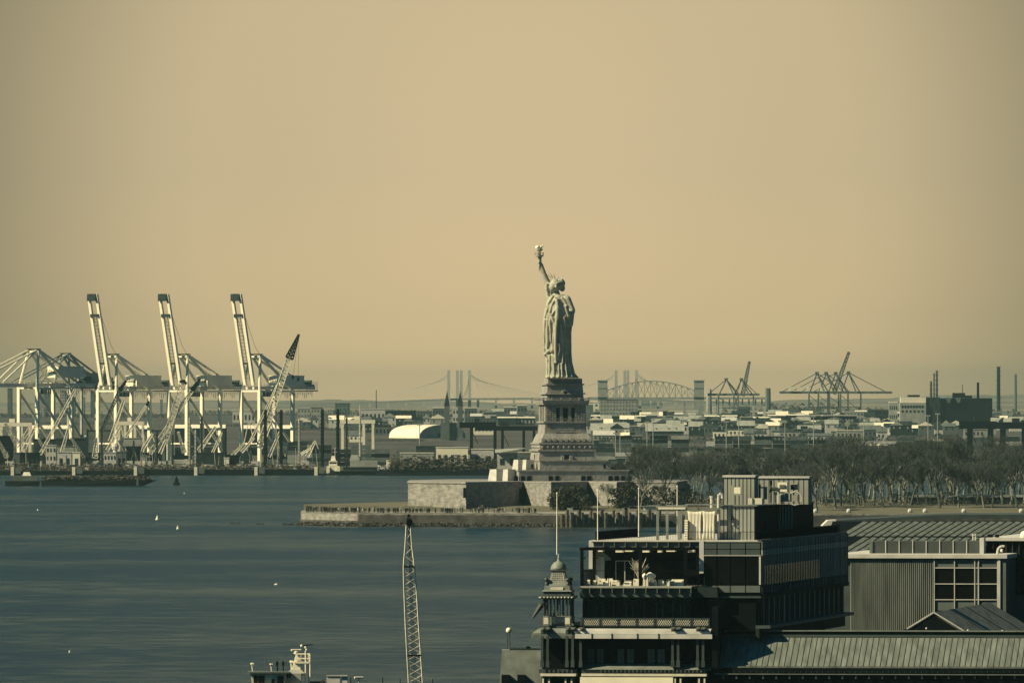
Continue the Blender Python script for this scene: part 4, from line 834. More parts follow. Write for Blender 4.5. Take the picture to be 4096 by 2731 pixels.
# loggia storey with real openings: corner piers, columns, dark core
h0 = hw(188); z0, z1 = zz(1685), zz(1618)
MB(PF).box(-h0*.6, h0*.6, -h0*.6, h0*.6, z0, z1).build('loggia_core', 'black', p)
for sx in (-1, 1):
    for sy in (-1, 1):
        b = MB(PF); b.box(sx*h0*.74 if sx > 0 else -h0, h0 if sx > 0 else -h0*.74, sy*h0*.74 if sy > 0 else -h0, h0 if sy > 0 else -h0*.74, z0, z1); b = b.build('corner_pier', 'stone', p)
for fx in (-.205, .205, -.63, .63):
    for sy in (-1, 1):
        MB(PF).frus(h0*fx, sy*h0*.93, z0, z1, .58, .55, .5, .5).build('column', 'stone', p)
        MB(PF).frus(sy*h0*.93, h0*fx, z0, z1, .55, .62, .5, .5).build('column', 'stone', p)
for sy in (-1, 1):
    MB(PF).box(-h0*.73, h0*.73, sy*h0*.9-.4, sy*h0*.9+.4, z1-1.1, z1).build('lintel', 'stone', p); MB(PF).box(-h0*.73, h0*.73, sy*h0*.93-.2, sy*h0*.93+.2, z0, z0+1.2).build('parapet', 'stone', p)
    MB(PF).box(sy*h0*.9-.4, sy*h0*.9+.4, -h0*.73, h0*.73, z1-1.1, z1).build('lintel', 'stone', p)
# rusticated corner blocks
b = MB(PF); r = random.Random(2)
for j in range(13):
    za = z0-3.6+j*.72
    for sx in (-1, 1):
        for k in range(4):
            u = sx*(h0*(.5+.13*k)+.1); 
            if za+.6 < z1-.3: b.box(u-.4, u+.36, -h0-.16-.1*(r.random()), -h0+.02, za+.05, za+.58)
b.build('rustication', 'stone', p)
MB(PF).box(-h0*.48, h0*.48, -hw(192)-.25, -hw(192)+.4, zz(1730), zz(1727)).build('panel_frame', 'stone', p); MB(PF).box(-h0*.42, h0*.42, -hw(192)-.12, -hw(192)+.4, zz(1720), zz(1704)).build('panel', 'stone', p)
for k in range(10):     # shields in relief
    u = (k-4.5)*hw(246)*.2; 
    c = PF @ Vector((u, -hw(240)-.05, zz(1787))); MB().ball(c, .62, 8).build('shield', 'stone', p, smooth=True)
    c = PF @ Vector((-hw(240)-.05, u, zz(1787))); MB().ball(c, .62, 8).build('shield', 'stone', p, smooth=True)
for k in range(9): MB(PF).frus((k-4)*hw(228)*.235, -hw(228)-.2, zz(1766), zz(1755), .42, .5, .75, .45).build('boss', 'stone', p)
for k in range(6):      # balcony balusters
    u = (k-2.5)*hw(214)*.39; MB(PF).box(u-.3, u+.3, -hw(217)-.25, -hw(217)+.5, zz(1601), zz(1590)).build('baluster_pier', 'stone', p); MB(PF).box(-hw(217)-.25, -hw(217)+.5, u-.3, u+.3, zz(1601), zz(1590)).build('baluster_pier', 'stone', p)
b = MB(PF); 
for s in (-1, 1): b.box(-hw(216), hw(216), s*hw(216)-.15, s*hw(216)+.15, zz(1595), zz(1592)); b.box(s*hw(216)-.15, s*hw(216)+.15, -hw(216)+.2, hw(216)-.2, zz(1595)+.01, zz(1592)-.01)
b.build('balcony_rail', 'stone', p)
b = MB(PF).prism([(-1.1, zz(1576)), (1.1, zz(1576)), (1.1, zz(1562)), (0, zz(1554)), (-1.1, zz(1562))], -hw(170)-.5, -hw(170)+1).build('dormer', 'stone', p); MB(PF).box(-.45, .45, -hw(170)-.6, -hw(170)-.4, zz(1575), zz(1564)).build('doorway', 'black', b)
MB(PF).box(-.8, .8, -hw(254)-.1, -hw(254)+.6, zz(1840), zz(1819)).build('doorway', 'black', p)
for s in (-1, 1): MB(PF).box(s*1.5-.5, s*1.5+.5, -hw(256)-.7, -hw(254)+.5, zz(1840), zz(1822)).build('door_pier', 'stone', p)
MB(PF).box(-hw(256)-.1, -hw(254)+.6, -.5, .5, zz(1840), zz(1818)).build('doorway', 'black', p)
# ---------------------------------------------------------------- the statue: one continuous body grown from overlapping forms
SC = (X(2050+500/2.703, 4146), 4146., Z(960+1490/2.703, 4146)); K = 1/2.703/F*4146
def sx(x): return (x-500)*K
def sz(y): return (1490-y)*K
st = thing('colossal_statue', 'colossal green copper robed woman raising a torch on the pedestal', 'statue', SC)
SF = Matrix.Translation(SC)
prof = [(1492,352,722),(1470,356,700),(1440,360,676),(1400,362,664),(1330,356,646),(1262,350,640),(1245,341,637),(1200,336,635),(1100,332,636),(1000,332,636),(930,332,648),(880,332,656),(820,334,660),(770,340,655),(720,350,640),(680,362,626),(640,380,612),(610,398,588),(592,430,560)]
b = MB(SF); n = 72; vs = []
for y, a, c in prof:
    cx = (sx(a)+sx(c))/2; rx = (sx(c)-sx(a))/2; t_ = (1490-y)/900.; ry = rx*(.86 if y > 700 else .7)+.3
    for i in range(n):
        th = 2*math.pi*i/n; 
        low = max(0, min(1, (y-640)/260)); k1 = .032*math.sin(13*th+2.2*math.sin(y*.006))+.03*math.sin(29*th+y*.012)
        k2 = .05*math.sin(7*th+y*.010)*(1-low)
        f = 1-.02+k1*low+k2
        vs.append((cx+rx*f*math.cos(th), ry*f*math.sin(th), sz(y)))
m_ = len(prof); b.add(vs, [(j*n+i, j*n+(i+1) % n, (j+1)*n+(i+1) % n, (j+1)*n+i) for j in range(m_-1) for i in range(n)]+[tuple(range(n-1, -1, -1)), tuple(range((m_-1)*n, m_*n))])
def P(x, d, y): return (sx(x), d, sz(y))        # d metres towards the camera is negative
def surf(x, y, out=.2):
    for (y0, a0, c0), (y1, a1, c1) in zip(prof, prof[1:]):
        if y1 <= y <= y0:
            f = (y-y1)/(y0-y1); a = a1+(a0-a1)*f; c = c1+(c0-c1)*f; break
    else: a, c = 420, 570
    cx = (sx(a)+sx(c))/2; rx = (sx(c)-sx(a))/2; q = max(-.98, min(.98, (sx(x)-cx)/rx)); return (sx(x), -(rx*(.86 if y > 700 else .7)+.3)*math.sqrt(1-q*q)-out, sz(y))
def fold(pts, r, out=.15):
    ps = [surf(x, y, out) for x, y in pts]
    for i, (p_, q_) in enumerate(zip(ps, ps[1:])): b.tube(p_, q_, r, 8, r if i < len(ps)-2 else r*.6); b.ball(q_, r*.95, 8)
# hanging edge of the mantle, knee drapery and skirt folds
fold([(478,640),(486,740),(480,860),(470,960),(466,1080),(466,1190),(470,1320)], .62, .45)
fold([(500,1120),(512,1180),(498,1230),(492,1290)], .45, .3); fold([(520,900),(528,1020),(520,1180)], .42)
fold([(408,800),(404,900),(410,1000),(412,1100)], .34); fold([(356,860),(346,960),(344,1080),(346,1230)], .5, .1); fold([(380,860),(376,980),(380,1100),(372,1200)], .55, .25)
fold([(390,700),(372,760),(352,830)], .4); fold([(470,620),(430,690),(400,780),(380,860)], .42, .3); fold([(500,640),(470,740),(430,800)], .36, .3); fold([(440,600),(400,660),(368,720)], .45, .3)
fold([(400,790),(440,880),(470,960)], .4, .3); fold([(425,830),(455,900)], .3, .3); fold([(530,620),(560,660),(590,720)], .5, .2)
for x0, x1 in ((380,376),(402,396),(430,436),(446,450)): fold([(x0,1240),(x0,1340),(x1,1470)], .38, .2)
for x0, x1 in ((545,540),(575,572),(600,600),(622,628)): fold([(x0,960),(x0,1150),(x1,1400)], .42, .15)
for x0, x1 in ((500,500),(530,536),(570,590),(610,640)): fold([(x0,1330),(x1,1475)], .42, .2)
# hem notch of the mantle at the left knee
fold([(345,1240),(372,1220),(400,1190),(420,1205)], .5, .35)
# feet
b.ball(P(385,-3.6,1484), .9, 8, .6); b.ball(P(440,-4.6,1484), 1, 8, .6); b.ball(P(500,-4.4,1482), .9, 8, .6)
# left arm holding the tablet against the side, hanging sleeve
for p_, q_, r0, r1 in ((P(585,-1.4,640), P(640,-2.6,770), 1.5, 1.35), (P(640,-2.6,770), P(605,-4.6,820), 1.3, 1.1), (P(605,-4.6,820), P(578,-5.6,725), 1.0, .6)): b.tube(p_, q_, r0, 10, r1); b.ball(p_, r0, 8); b.ball(q_, r1, 8)
b.ball(P(580,-5.8,716), .62, 8)
for k, (x, y) in enumerate(((574,706),(582,703),(590,706),(597,712))): b.tube(P(x,-5.7,y+12), P(x+1,-5.5,y), .16, 6)
b.tube(P(570,-5.9,720), P(563,-5.7,710), .18, 6)
for k in range(5): b.tube(P(560+k*20, -4.6+k*.5, 830), P(575+k*16, -4.2+k*.5, 955-k*8), .62, 8, .3)
b.tube(P(640,-2.,790), P(640,-1.6,930), 1.0, 8, .5)
# neck, head, hair
b.tube(P(478,-.4,610), P(474,-.5,560), 1.25, 12, 1.15)
hc = P(462,-.4,492); b.ball(hc, 2.05, 14, 1.12); b.ball(P(440,-1.1,508), 1.5, 12, 1.15); b.ball(P(510,.2,470), 2.05, 12, .9); b.ball(P(538,.4,520), 1.05, 10, 1.2)
b.ball(P(520,.2,505), 1.3, 10, 1)
b.tube(P(419,-1.2,492), P(413,-1.4,512), .2, 8, .34); b.ball(P(419,-1.3,528), .3, 8, .6); b.ball(P(424,-1.1,545), .5, 8); b.tube(P(415,-1.3,482), P(428,-2.,480), .22, 6)   # nose, lips, chin, brow
b.ball(P(472,-2.5,505), .38, 8, 1.4)
# raised right arm with its fallen sleeve
for p_, q_, r0, r1 in ((P(425,1.2,640), P(388,1.8,500), 2.0, 1.45), (P(384,1.8,480), P(345,1.6,380), 1.25, .95), (P(345,1.6,380), P(309,1.2,262), .92, .62)): b.tube(p_, q_, r0, 12, r1); b.ball(p_, r0, 10); b.ball(q_, r1*1.0, 10)
for k in range(6): b.tube(P(384+k*4,.6-k*.1,460), P(372+k*9,-.2,580+k*8), .52, 8, .4)
fold([(372,470),(370,540),(385,590)], .4, .1)
b.tube(P(376,0,500), P(378,-.4,590), .8, 8, .4)
b.ball(P(298,.9,236), .62, 10, 1.3)
for k in range(4): b.poly([P(287,1.5-k*.42,222+k*9), P(277,1.0-k*.3,226+k*9), P(281,.5-k*.3,232+k*9)], .2, 6)
b.tube(P(300,.4,226), P(288,.1,214), .2, 6)
body = MB.build(b, 'body_raw', 'copper', None)
rm = body.modifiers.new('r', 'REMESH'); rm.mode = 'VOXEL'; rm.voxel_size = .17; rm.use_smooth_shade = True
sm = body.modifiers.new('s', 'SMOOTH'); sm.iterations = 2; sm.factor = .5
dg = bpy.context.evaluated_depsgraph_get(); me = bpy.data.meshes.new_from_object(body.evaluated_get(dg)); bpy.data.objects.remove(body)
me.name = 'body'; me.transform(Matrix.Translation(SC).inverted()); me.materials.clear(); me.materials.append(M['copper'])
o = bpy.data.objects.new('body', me); col.objects.link(o); o.parent = st; WM[o.name] = WM[st.name]
# tablet, crown with rays, torch
tb = MB(); a = Vector(P(500,-6.4,755)); c = Vector(P(575,-5.6,700)); d = Vector(P(502,-6.2,852)); e = d+(c-a); th = Vector((.25, .55, 0))
tb.add([a, c, e, d, a+th, c+th, e+th, d+th], [(0,3,2,1),(4,5,6,7),(0,1,5,4),(1,2,6,5),(2,3,7,6),(3,0,4,7)]); tb.fr = SF; tb.build('tablet', 'copper', st)
cr_ = MB(SF)
c0 = Vector(P(478,-.2,452)); ax = Vector((-.45, -.25, .86)).normalized(); u_ = ax.cross(Vector((0,1,0))).normalized(); v_ = ax.cross(u_)
for k in range(16):
    t0, t1 = 2*math.pi*k/16, 2*math.pi*(k+1)/16; cr_.tube(c0+(u_*math.cos(t0)+v_*math.sin(t0))*2.1, c0+(u_*math.cos(t1)+v_*math.sin(t1))*2.1, .32, 6)
crn = cr_.build('crown', 'copper', st)
fwd = Vector((-.8, -.6, 0)); sid = Vector((.6, -.8, 0))
for k in range(7):
    a = math.pi*(k/6-.5)*.95; dr = (Vector((0,0,1))*math.cos(a)*.75+sid*math.sin(a)+fwd*.75*math.cos(a)*.9).normalized(); s_ = Vector(P(470,-.3,455))+dr*2.0
    MB(SF).tube(s_, s_+dr*2.6, .16, 5, .03).build('ray', 'copper', crn)
tc_ = P(291,.9,158); tx = tc_[0]
tq = MB(SF); tq.tube(P(287,.9,342), P(292,.9,262), .12, 10, .42); tq.tube(P(292,.9,262), P(296,.9,180), .42, 10, .75)
tq.build('torch_handle', 'copper', st)
bl = MB(SF).lathe(sx(288), .9, [(1.0, sz(182)), (1.5, sz(178)), (1.56, sz(170)), (1.56, sz(164)), (1.3, sz(163))], 14).build('torch_balcony', 'copper', st)
rb = MB(SF)
for k in range(16):
    a = 2*math.pi*k/16; rb.tube((sx(288)+1.5*math.cos(a), .9+1.5*math.sin(a), sz(165)), (sx(288)+1.5*math.cos(a), .9+1.5*math.sin(a), sz(137)), .1, 4)
rb.lathe(sx(288), .9, [(1.5, sz(139)), (1.62, sz(137)), (1.5, sz(135))], 16); rb.build('balcony_rail', 'copper', bl)
MB(SF).lathe(sx(291), .9, [(.45, sz(165)), (.4, sz(130)), (.9, sz(115)), (1.35, sz(98)), (.6, sz(97))], 14).build('torch_bowl', 'copper', st, smooth=True)
fl = MB(SF); fl.ball(P(272,.7,82), .95, 10, .85); fl.ball(P(290,.9,92), .9, 10, .6); fl.ball(P(310,.8,76), .45, 8, .8); fl.tube(P(298,.9,92), P(326,.8,66), .4, 8, .28); fl.tube(P(326,.8,66), P(338,.8,54), .28, 6, .03)
fl.build('flame', 'gold', st, smooth=True)
# ---------------------------------------------------------------- bare park trees
def branchy(seed, H, spread, twigs=1.0):
    r = random.Random(seed); tr = MB(); cw = MB()
    def grow_(p, d, L_, rad, lvl):
        segs = 3; q = p
        for i in range(segs):
            d = (d+Vector((r.uniform(-.18,.18), r.uniform(-.18,.18), r.uniform(-.02,.14)))).normalized(); nq = q+d*(L_/segs)
            (tr if lvl < 3 else cw).tube(q, nq, rad*(1-.25*i/segs), 5 if lvl < 2 else 3, rad*(1-.25*(i+1)/segs), cap=False); q = nq
            if lvl and i == 1 and lvl < 4: br(q, d, L_*.6, rad*.55, lvl+1)
        if lvl >= 5:
            for k in range(3): v = Vector((r.uniform(-1,1), r.uniform(-1,1), r.uniform(-.2,1))).normalized(); cw.tube(q, q+v*L_*.9, .022, 3, .01, cap=False)
            return
        for k in range(r.choice((2,3)) if lvl else 4): br(q, d, L_*r.uniform(.62,.82), rad*.62, lvl+1)
    def br(q, d, L_, rad, lvl):
        a = r.uniform(0, 6.283); s = spread*r.uniform(.6, 1.2); v = Vector((math.cos(a)*s, math.sin(a)*s, r.uniform(.1, .5)))
        nd = (d*.75+v).normalized(); 
        if L_ > .5: grow_(q, nd, L_, max(rad, .028), lvl)
    grow_(Vector((0,0,0)), Vector((r.uniform(-.1,.1), r.uniform(-.1,.1), 1)), H*.27, H*.019, 0)
    return tr, cw
protos = []
for i in range(6):
    H = (20, 17, 22, 18, 15, 21)[i]; tr, cw = branchy(20+i, H, (.75,.9,.65,.8,1.,.7)[i])
    zmax = max(v[2] for v in tr.v+cw.v); f_ = H/zmax
    def mesh(mb, nm, m):
        me = bpy.data.meshes.new(nm); me.from_pydata([(x*f_, y*f_, z*f_) for x, y, z in mb.v], [], mb.f); me.update(); me.materials.append(M[m]); return me
    protos.append((mesh(tr, 'trunk', 'bark' if i % 2 else 'bark2'), mesh(cw, 'crown', 'twig'), H, i % 2))
def zl(px, y):
    y0 = 4058-14*min(1, (px-1430)/810.); return 4.33+min(2.4, max(0, y-y0-1)*.05)
def tree(px, D, i, sc_=1., label=None, group=None, z=None, rz=None):
    mt, mc, H, pale = protos[i]; z = zl(px, D) if z is None else z
    t = bpy.data.objects.new('bare_tree', None); col.objects.link(t); t.location = (X(px, D), D, z-.15); t.rotation_euler = (0, 0, rnd.uniform(0, 6.28) if rz is None else rz); t.scale = (sc_,)*3
    for me, nm in ((mt, 'trunk'), (mc, 'crown')):
        o = bpy.data.objects.new(nm, me); col.objects.link(o); o.parent = t
    if pale: tag(t, label or 'bare winter tree with pale bark in the island park', 'tree', group or 'pale bare trees of the island park')
    else: tag(t, label or 'bare winter tree with dark bark in the island park', 'tree', group or 'dark bare trees of the island park')
r = random.Random(4)
for i in range(111):
    px = 3220+(4130-3220)*(i % 37+r.random())/37; D = 4075+(i//37)*110+r.uniform(0, 90); tree(px, D, r.randrange(6), r.uniform(.85, 1.16))
for i in range(40):
    px = 2540+(3260-2540)*i/40+r.uniform(-12, 12); tree(px, r.uniform(4150, 4380), r.randrange(6), r.uniform(.75, 1.))
for px, D, i, s, l in ((2432,4075,1,.55,'small pale bare tree before the fort wall, left of its neighbour'),(2560,4072,3,.75,'pale bare tree at the right end of the fort'),(2660,4090,5,.8,'pale bare tree forking low behind the roof flagpoles'),(2520,4160,0,.8,'bare tree rising behind the fort terrace'),(3270,4064,4,1.1,'crooked bare tree just right of the rooftop plant boxes'),(2460,4180,2,.7,'thin bare tree right of the pedestal base')):
    tree(px, D, i, s, l, 'single bare trees round the fort')
def shrub(label, px, D, w_, h_, m='leaf', seed=1, n=260, z=None, name='shrub', group=None):
    r = random.Random(seed); z = zl(px, D) if z is None else z; x = X(px, D); t = thing(name, label, 'shrub' if name == 'shrub' else 'tree', (x, D, z), group)
    MB().tube((x, D, z-.1), (x, D, z+h_*.5), .12 if name == 'shrub' else .3, 5, .05).build('trunk', 'bark2', t); b = MB()
    for _ in range(n):
        a = r.uniform(0, 6.283); c = math.sqrt(r.random()); zz_ = r.random(); rr = w_*.5*c*(math.sin(math.pi*min(.97, zz_*.82+.16))**.6); q = h_*.07*r.uniform(.6, 1.6)
        b.add([(x+rr*math.cos(a)+r.uniform(-q,q), D+rr*math.sin(a)+r.uniform(-q,q), z+h_*zz_+r.uniform(-q,q)) for _ in range(4)], [(0,1,2),(0,2,3),(0,3,1),(1,3,2)])
    b.build('crown', m, t)
for i, (px, D, w_, h_, l) in enumerate(((2240,4068,9,7.5,'black evergreen against the fort at the dark recess'),(2300,4072,10,8,'large dark evergreen climbing the fort right of the recess'),(2345,4066,5,5,'small dark evergreen between fort recess and bright bastion'),(2500,4078,12,8,'broad dark evergreen right of the bright bastion'),(2640,4085,14,7,'dark evergreen clump at the right end of the fort'),(2740,4090,13,6,'dark evergreen right of the fort end'))):
    shrub(l, px, D, w_, h_, seed=i+3, n=520, name='evergreen_tree')
for i, px in enumerate((3300,3375,3420,3500,3580,3640,3700,3730,3790,3850,3920,3990,4050,2800,2840,3460)):
    shrub('dark round shrub among the park tree trunks', px, 4095+(i % 3)*12, 7+i % 4, 3.2+i % 3*.7, seed=i, n=170, group='dark shrubs of the island park')
for i, px in enumerate((1605,1625,1650,1668,1690,1720,1815,1850,1880,1925,1960,2010,2060,2075,2120,2150,1560,1500)):
    shrub('low shrub at the foot of the fort wall', px, 4072, 2.4+i % 3*.6, 1.2+i % 2*.5, m='leaf' if i % 3 else 'light', seed=i+30, n=90, group='low shrubs at the foot of the fort')
for (a, c, y0, y1, D, m, l) in ((3640,3760,2005,2043,4150,'dark','dark park building among the bare trees, left one'),(3800,4110,2008,2045,4160,'dark','long dark park building at the right edge'),(2575,2655,2013,2035,4064,'cream','cream visitor tent between the roof flagpoles'),(2672,2705,2013,2035,4064,'cream','small cream kiosk right of the visitor tent'),(3280,3420,2016,2036,4200,'light','pale low park building behind the crooked tree')):
    x0, x1 = X(a, D), X(c, D); z0 = zl(a, D); t = thing('park_building', l, 'building', ((x0+x1)/2, D, z0)); h = S(y1-y0, D)
    MB().box(x0, x1, D, D+7, z0-.3, z0+h*.75).build('wall', m, t); MB().frus((x0+x1)/2, D+3.5, z0+h*.75, z0+h, (x1-x0)/2+.5, 4, (x1-x0)/2-2 if x1-x0 > 5 else .6, .5).build('roof', 'mid', t)
# ---------------------------------------------------------------- visitors
def person_mesh(arm, stride, seed):
    me = bpy.data.meshes.new('p'); J = [(0,0,.92),(0,0,1.2),(0,0,1.44),(0,0,1.56),(0,.01,1.70),(.2,0,1.40),(.25,.03,1.12),(.24+arm*.1,-.08-arm*.15,.88),(-.2,0,1.40),(-.25,.02,1.12),(-.24,-.05,.88),(.1,0,.86),(.12,stride*.4-.02,.48),(.12,stride,.08),(.12,stride-.16,.03),(-.1,0,.86),(-.12,-stride*.4,.48),(-.12,-stride,.08),(-.12,-stride-.16,.03)]
    E = [(0,1),(1,2),(2,3),(3,4),(2,5),(5,6),(6,7),(2,8),(8,9),(9,10),(0,11),(11,12),(12,13),(13,14),(0,15),(15,16),(16,17),(17,18)]
    rad = [.15,.14,.15,.06,.115,.075,.055,.04,.075,.055,.04,.1,.075,.05,.045,.1,.075,.05,.045]
    me.from_pydata(J, E, []); o = bpy.data.objects.new('p', me); col.objects.link(o); o.modifiers.new('k', 'SKIN')
    for i, v in enumerate(me.skin_vertices[0].data): v.radius = (rad[i], rad[i]); v.use_root = (i == 0)
    ss = o.modifiers.new('u', 'SUBSURF'); ss.levels = 1; ss.render_levels = 1
    dg = bpy.context.evaluated_depsgraph_get(); m2 = bpy.data.meshes.new_from_object(o.evaluated_get(dg)); bpy.data.objects.remove(o); m2.name = 'person'; return m2
PM = [person_mesh(*a) for a in ((0,.05,1),(1,.22,2),(.5,-.12,3),(0,.3,4))]
PMM = []
for m in ('clothes', 'skin'):
    for pm in PM: c = pm.copy(); c.materials.clear(); c.materials.append(M[m]); PMM.append((c, m))
r = random.Random(8); n = 0
def person(px, off, dark=True, z=None):
    y0 = (4098-(px-1203)*40/227) if px < 1430 else 4058-14*min(1, (px-1430)/810.); D = y0+off
    me, m = PMM[r.randrange(4)+(0 if dark else 4)]
    o = bpy.data.objects.new('person', me); col.objects.link(o); o.location = (X(px, D), D, (4.44+(off-.4)*.06 if z is None else z)); o.rotation_euler = (0, 0, r.uniform(0, 6.28)); s = r.uniform(.93, 1.08); o.scale = (s, s, s)
    tag(o, 'person in dark clothes in the crowd along the island promenade' if dark else 'person in pale clothes in the crowd along the island promenade', 'person', 'visitors in dark clothes on the promenade' if dark else 'visitors in pale clothes on the promenade')
for i in range(120): person(1222+(1440-1222)*r.random(), r.uniform(1, 8), r.random() < .85)
for i in range(150):
    c = 1440+(2150-1440)*(int(r.random()*34)+.5)/34 if r.random() < .7 else r.uniform(1440, 2150)
    person(c+r.gauss(0, 5), r.uniform(1, 5), r.random() < .88)
# ferry slip: timber piles, gangways
for i in range(26):
    px = 2250+i*15.5+(i*7 % 5); D = 4034-(i*13 % 9); h = 4.2+(i*5 % 3)*.8
    o = MB().tube((X(px,D), D, -.6), (X(px,D)+(.12 if i % 3 else -.1), D, h), .55 if i % 2 else .75, 7).build('timber_pile', 'pile', origin=(X(px,D), D, 0)); tag(o, 'thick timber pile of the ferry slip below the fort', 'pile', 'timber piles of the ferry slip')
t = thing('ferry_slip', 'timber ferry slip deck with sloping pale gangways', 'jetty', (X(2440,4038), 4038, 0))
MB().box(X(2245,4038), X(2660,4038), 4037, 4042, 3.4, 3.9).build('deck', 'pile', t)
for px in (2372, 2478): MB().prism([(X(px-32,4034), 3.2), (X(px,4034), 3.4), (X(px+4,4034), .3), (X(px-6,4034), .2)], 4033, 4035).build('gangway', 'cream', t)
for px in (2280, 2500, 2508): MB().box(X(px,4036)-.9, X(px,4036)+.9, 4035, 4037, 3.9, 6.4).build('ticket_booth', 'light', t)
for i, px in enumerate((3262, 3395, 3640, 3700, 3855, 4085)):
    D = 4052; x = X(px, D); b = MB().ball((x, D, 5.2), .9, 8); b.tube((x, D, 4.3), (x, D, 5), .2); tag(b.build('park_lamp', 'cream', origin=(x, D, 4.3)), 'pale round marker at the park edge before the trees', 'lamp', 'pale round markers at the park edge')
# ---------------------------------------------------------------- foreground: old ferry building with glass rooftop extension
A = R(7.7); D0 = 1300.
# frame: u along the front (rightwards), v into the depth, origin at photo column 2140, height zero at the water
FF = Matrix.Translation((X(2140, D0), D0, 0)) @ Matrix.Rotation(-A, 4, 'Z')
ca, sa = math.cos(A), math.sin(A)
def uv(px, v=0.):      # u for a photo column on the plane at depth v
    k = (px-CX)/F; x0 = X(2140, D0)
    # x = x0 + u*ca + v*sa ; y = D0 - u*sa + v*ca ; x = k*y
    return (k*(D0+v*ca)-x0-v*sa)/(ca+k*sa)
def zf(py, v=0., px=2600):
    u = uv(px, v); return Z(py, D0-u*sa+v*ca)
def fb(px0, px1, py0, py1, v0, v1, mb=None):      # box: columns, upper row, lower row at depth v0
    b = mb or MB(FF); return b.box(uv(px0, v0), uv(px1, v0), v0, v1, zf(py1, v0, px0), zf(py0, v0, px0))
def fthing(name, label, cat, px, py, v=0., group=None):
    p = FF @ Vector((uv(px, v), v, zf(py, v, px))); return thing(name, label, cat, tuple(p), group)
fbld = fthing('ferry_building', 'ornate old cast iron ferry building with a corner turret', 'building', 2500, 2731, 3)
# body
b = fb(2168, 2845, 2500, 2960, 1.4, 24); b.build('wall', 'black', fbld)
c = fb(2300, 2848, 2534, 2552, -1.3, 1.6).build('cornice', 'cream', fbld)
b = MB(FF); 
for j in range(6):
    t0, t1 = j/6, (j+1)/6; v0 = -1.0+1.6*(1-math.cos(t0*1.57)); z0 = zf(2533)+(zf(2513)-zf(2533))*math.sin(t0*1.57); z1 = zf(2533)+(zf(2513)-zf(2533))*math.sin(t1*1.57)
    b.box(uv(2302, 0), uv(2846, 0), v0, 2.6-j*.003, z0, z1-.001)
b.build('gutter_roof', 'cream', fbld)
for px in (2365, 2445, 2547, 2632): fb(px, px+4, 2532, 2553, -1.36, -1.2).build('bracket', 'oldiron', fbld)
for i, (a, c_) in enumerate(((2350,2378),(2388,2415),(2470,2497),(2508,2536),(2590,2620),(2630,2660))):
    w_ = fb(a, c_, 2593, 2652, 1.28, 1.42).build('window', 'oldiron', fbld)
    g = MB(FF)
    for q in range(2):
        for s in range(3): fb(a+1.5+q*(c_-a)/2, a-1.5+(q+1)*(c_-a)/2, 2595+s*19, 2611+s*19, 1.24, 1.279, g)
    g.build('pane', 'mid', w_)
for px in (2690,2712,2790,2812,2168,2190,2267,2290,2322):
    pl = fb(px-5, px+5, 2515 if px > 2600 else 2518, 2667, -.9, .2).build('pilaster', 'oldiron', fbld); fb(px-7, px+7, 2508, 2515, -1.5, .2).build('finial', 'lead', pl); fb(px-7, px+7, 2640, 2667, -1.1, -.88).build('base', 'oldiron', pl)
for a, c_ in ((2155,2305),(2325,2825)): fb(a, c_, 2675, 2690, -.7, 1.3).build('entablature', 'oldiron', fbld)
b = MB(FF)
for i in range(26): fb(2400+i*16, 2408+i*16, 2677, 2688, -1.05, -.72, b)
for i in range(7): fb(2175+i*18, 2183+i*18, 2677, 2688, -1.05, -.72, b)
b.build('dentils', 'oldiron', fbld)
fb(2162, 2303, 2692, 2702, -1.3, 1.3).build('ledge', 'cloth', fbld); fb(2325, 2826, 2692, 2702, -1.12, 1.3).build('ledge', 'cloth', fbld)
fb(2320, 2692, 2706, 2960, -1.08, 1.3).build('lower_wall', 'white', fbld)
for px in (2172,2196,2262,2286,2700,2722,2796,2818):
    fb(px-6, px+6, 2706, 2960, -.9, .3).build('lower_column', 'oldiron', fbld)
    fb(px-3, px+3, 2712, 2960, -1.0, -.91).build('column_panel', 'cloth', fbld)
# sloping sill under the windows
b = MB(FF); b.add([(uv(2330),-.9,zf(2676)),(uv(2845),-.9,zf(2676)),(uv(2845),1.2,zf(2655)),(uv(2330),1.2,zf(2655))], [(0,1,2,3)]); b.build('sill_roof', 'lead', fbld)
# turret over the left corner
u0 = uv(2226, 0); vc = 1.8
def rr(px): return S(px, D0)
def sq(name, w0, w1, y0, y1, m, par, hole=False): return MB(FF).frus(u0, vc, zf(y0), zf(y1), rr(w0)/2, rr(w0)/2, rr(w1)/2, rr(w1)/2).build(name, m, par)
tu = MB(FF); tu.frus(u0, vc, zf(2552), zf(2536), rr(195)/2, rr(195)/2, rr(200)/2, rr(200)/2); tu.frus(u0, vc, zf(2530), zf(2512), rr(186)/2, rr(186)/2, rr(140)/2, rr(140)/2); tu.frus(u0, vc, zf(2536), zf(2530), rr(188)/2, rr(188)/2, rr(188)/2, rr(188)/2)
tu = tu.build('turret', 'lead', fbld)
sq('turret_floor', 124, 124, 2512, 2503, 'oldiron', tu)
b = MB(FF); h = rr(112)/2
for sx_ in (-1, 1):
    for sy in (-1, 1):
        for du, dv in ((0,0),(.34,0),(0,.34)):
            cx, cy = u0+sx_*(h-.12-du), vc+sy*(h-.12-dv); b.lathe(cx, cy, [(.13, zf(2463)), (.11, zf(2455)), (.1, zf(2405)), (.16, zf(2396))], 8)
    for k in (-.3, .3):
        b.lathe(u0+k, vc+sx_*(h-.12), [(.13, zf(2463)), (.1, zf(2450)), (.1, zf(2405)), (.15, zf(2396))], 8); b.lathe(u0+sx_*(h-.12), vc+k, [(.13, zf(2463)), (.1, zf(2450)), (.1, zf(2405)), (.15, zf(2396))], 8)
b.build('columns', 'oldiron', tu)
b = MB(FF)
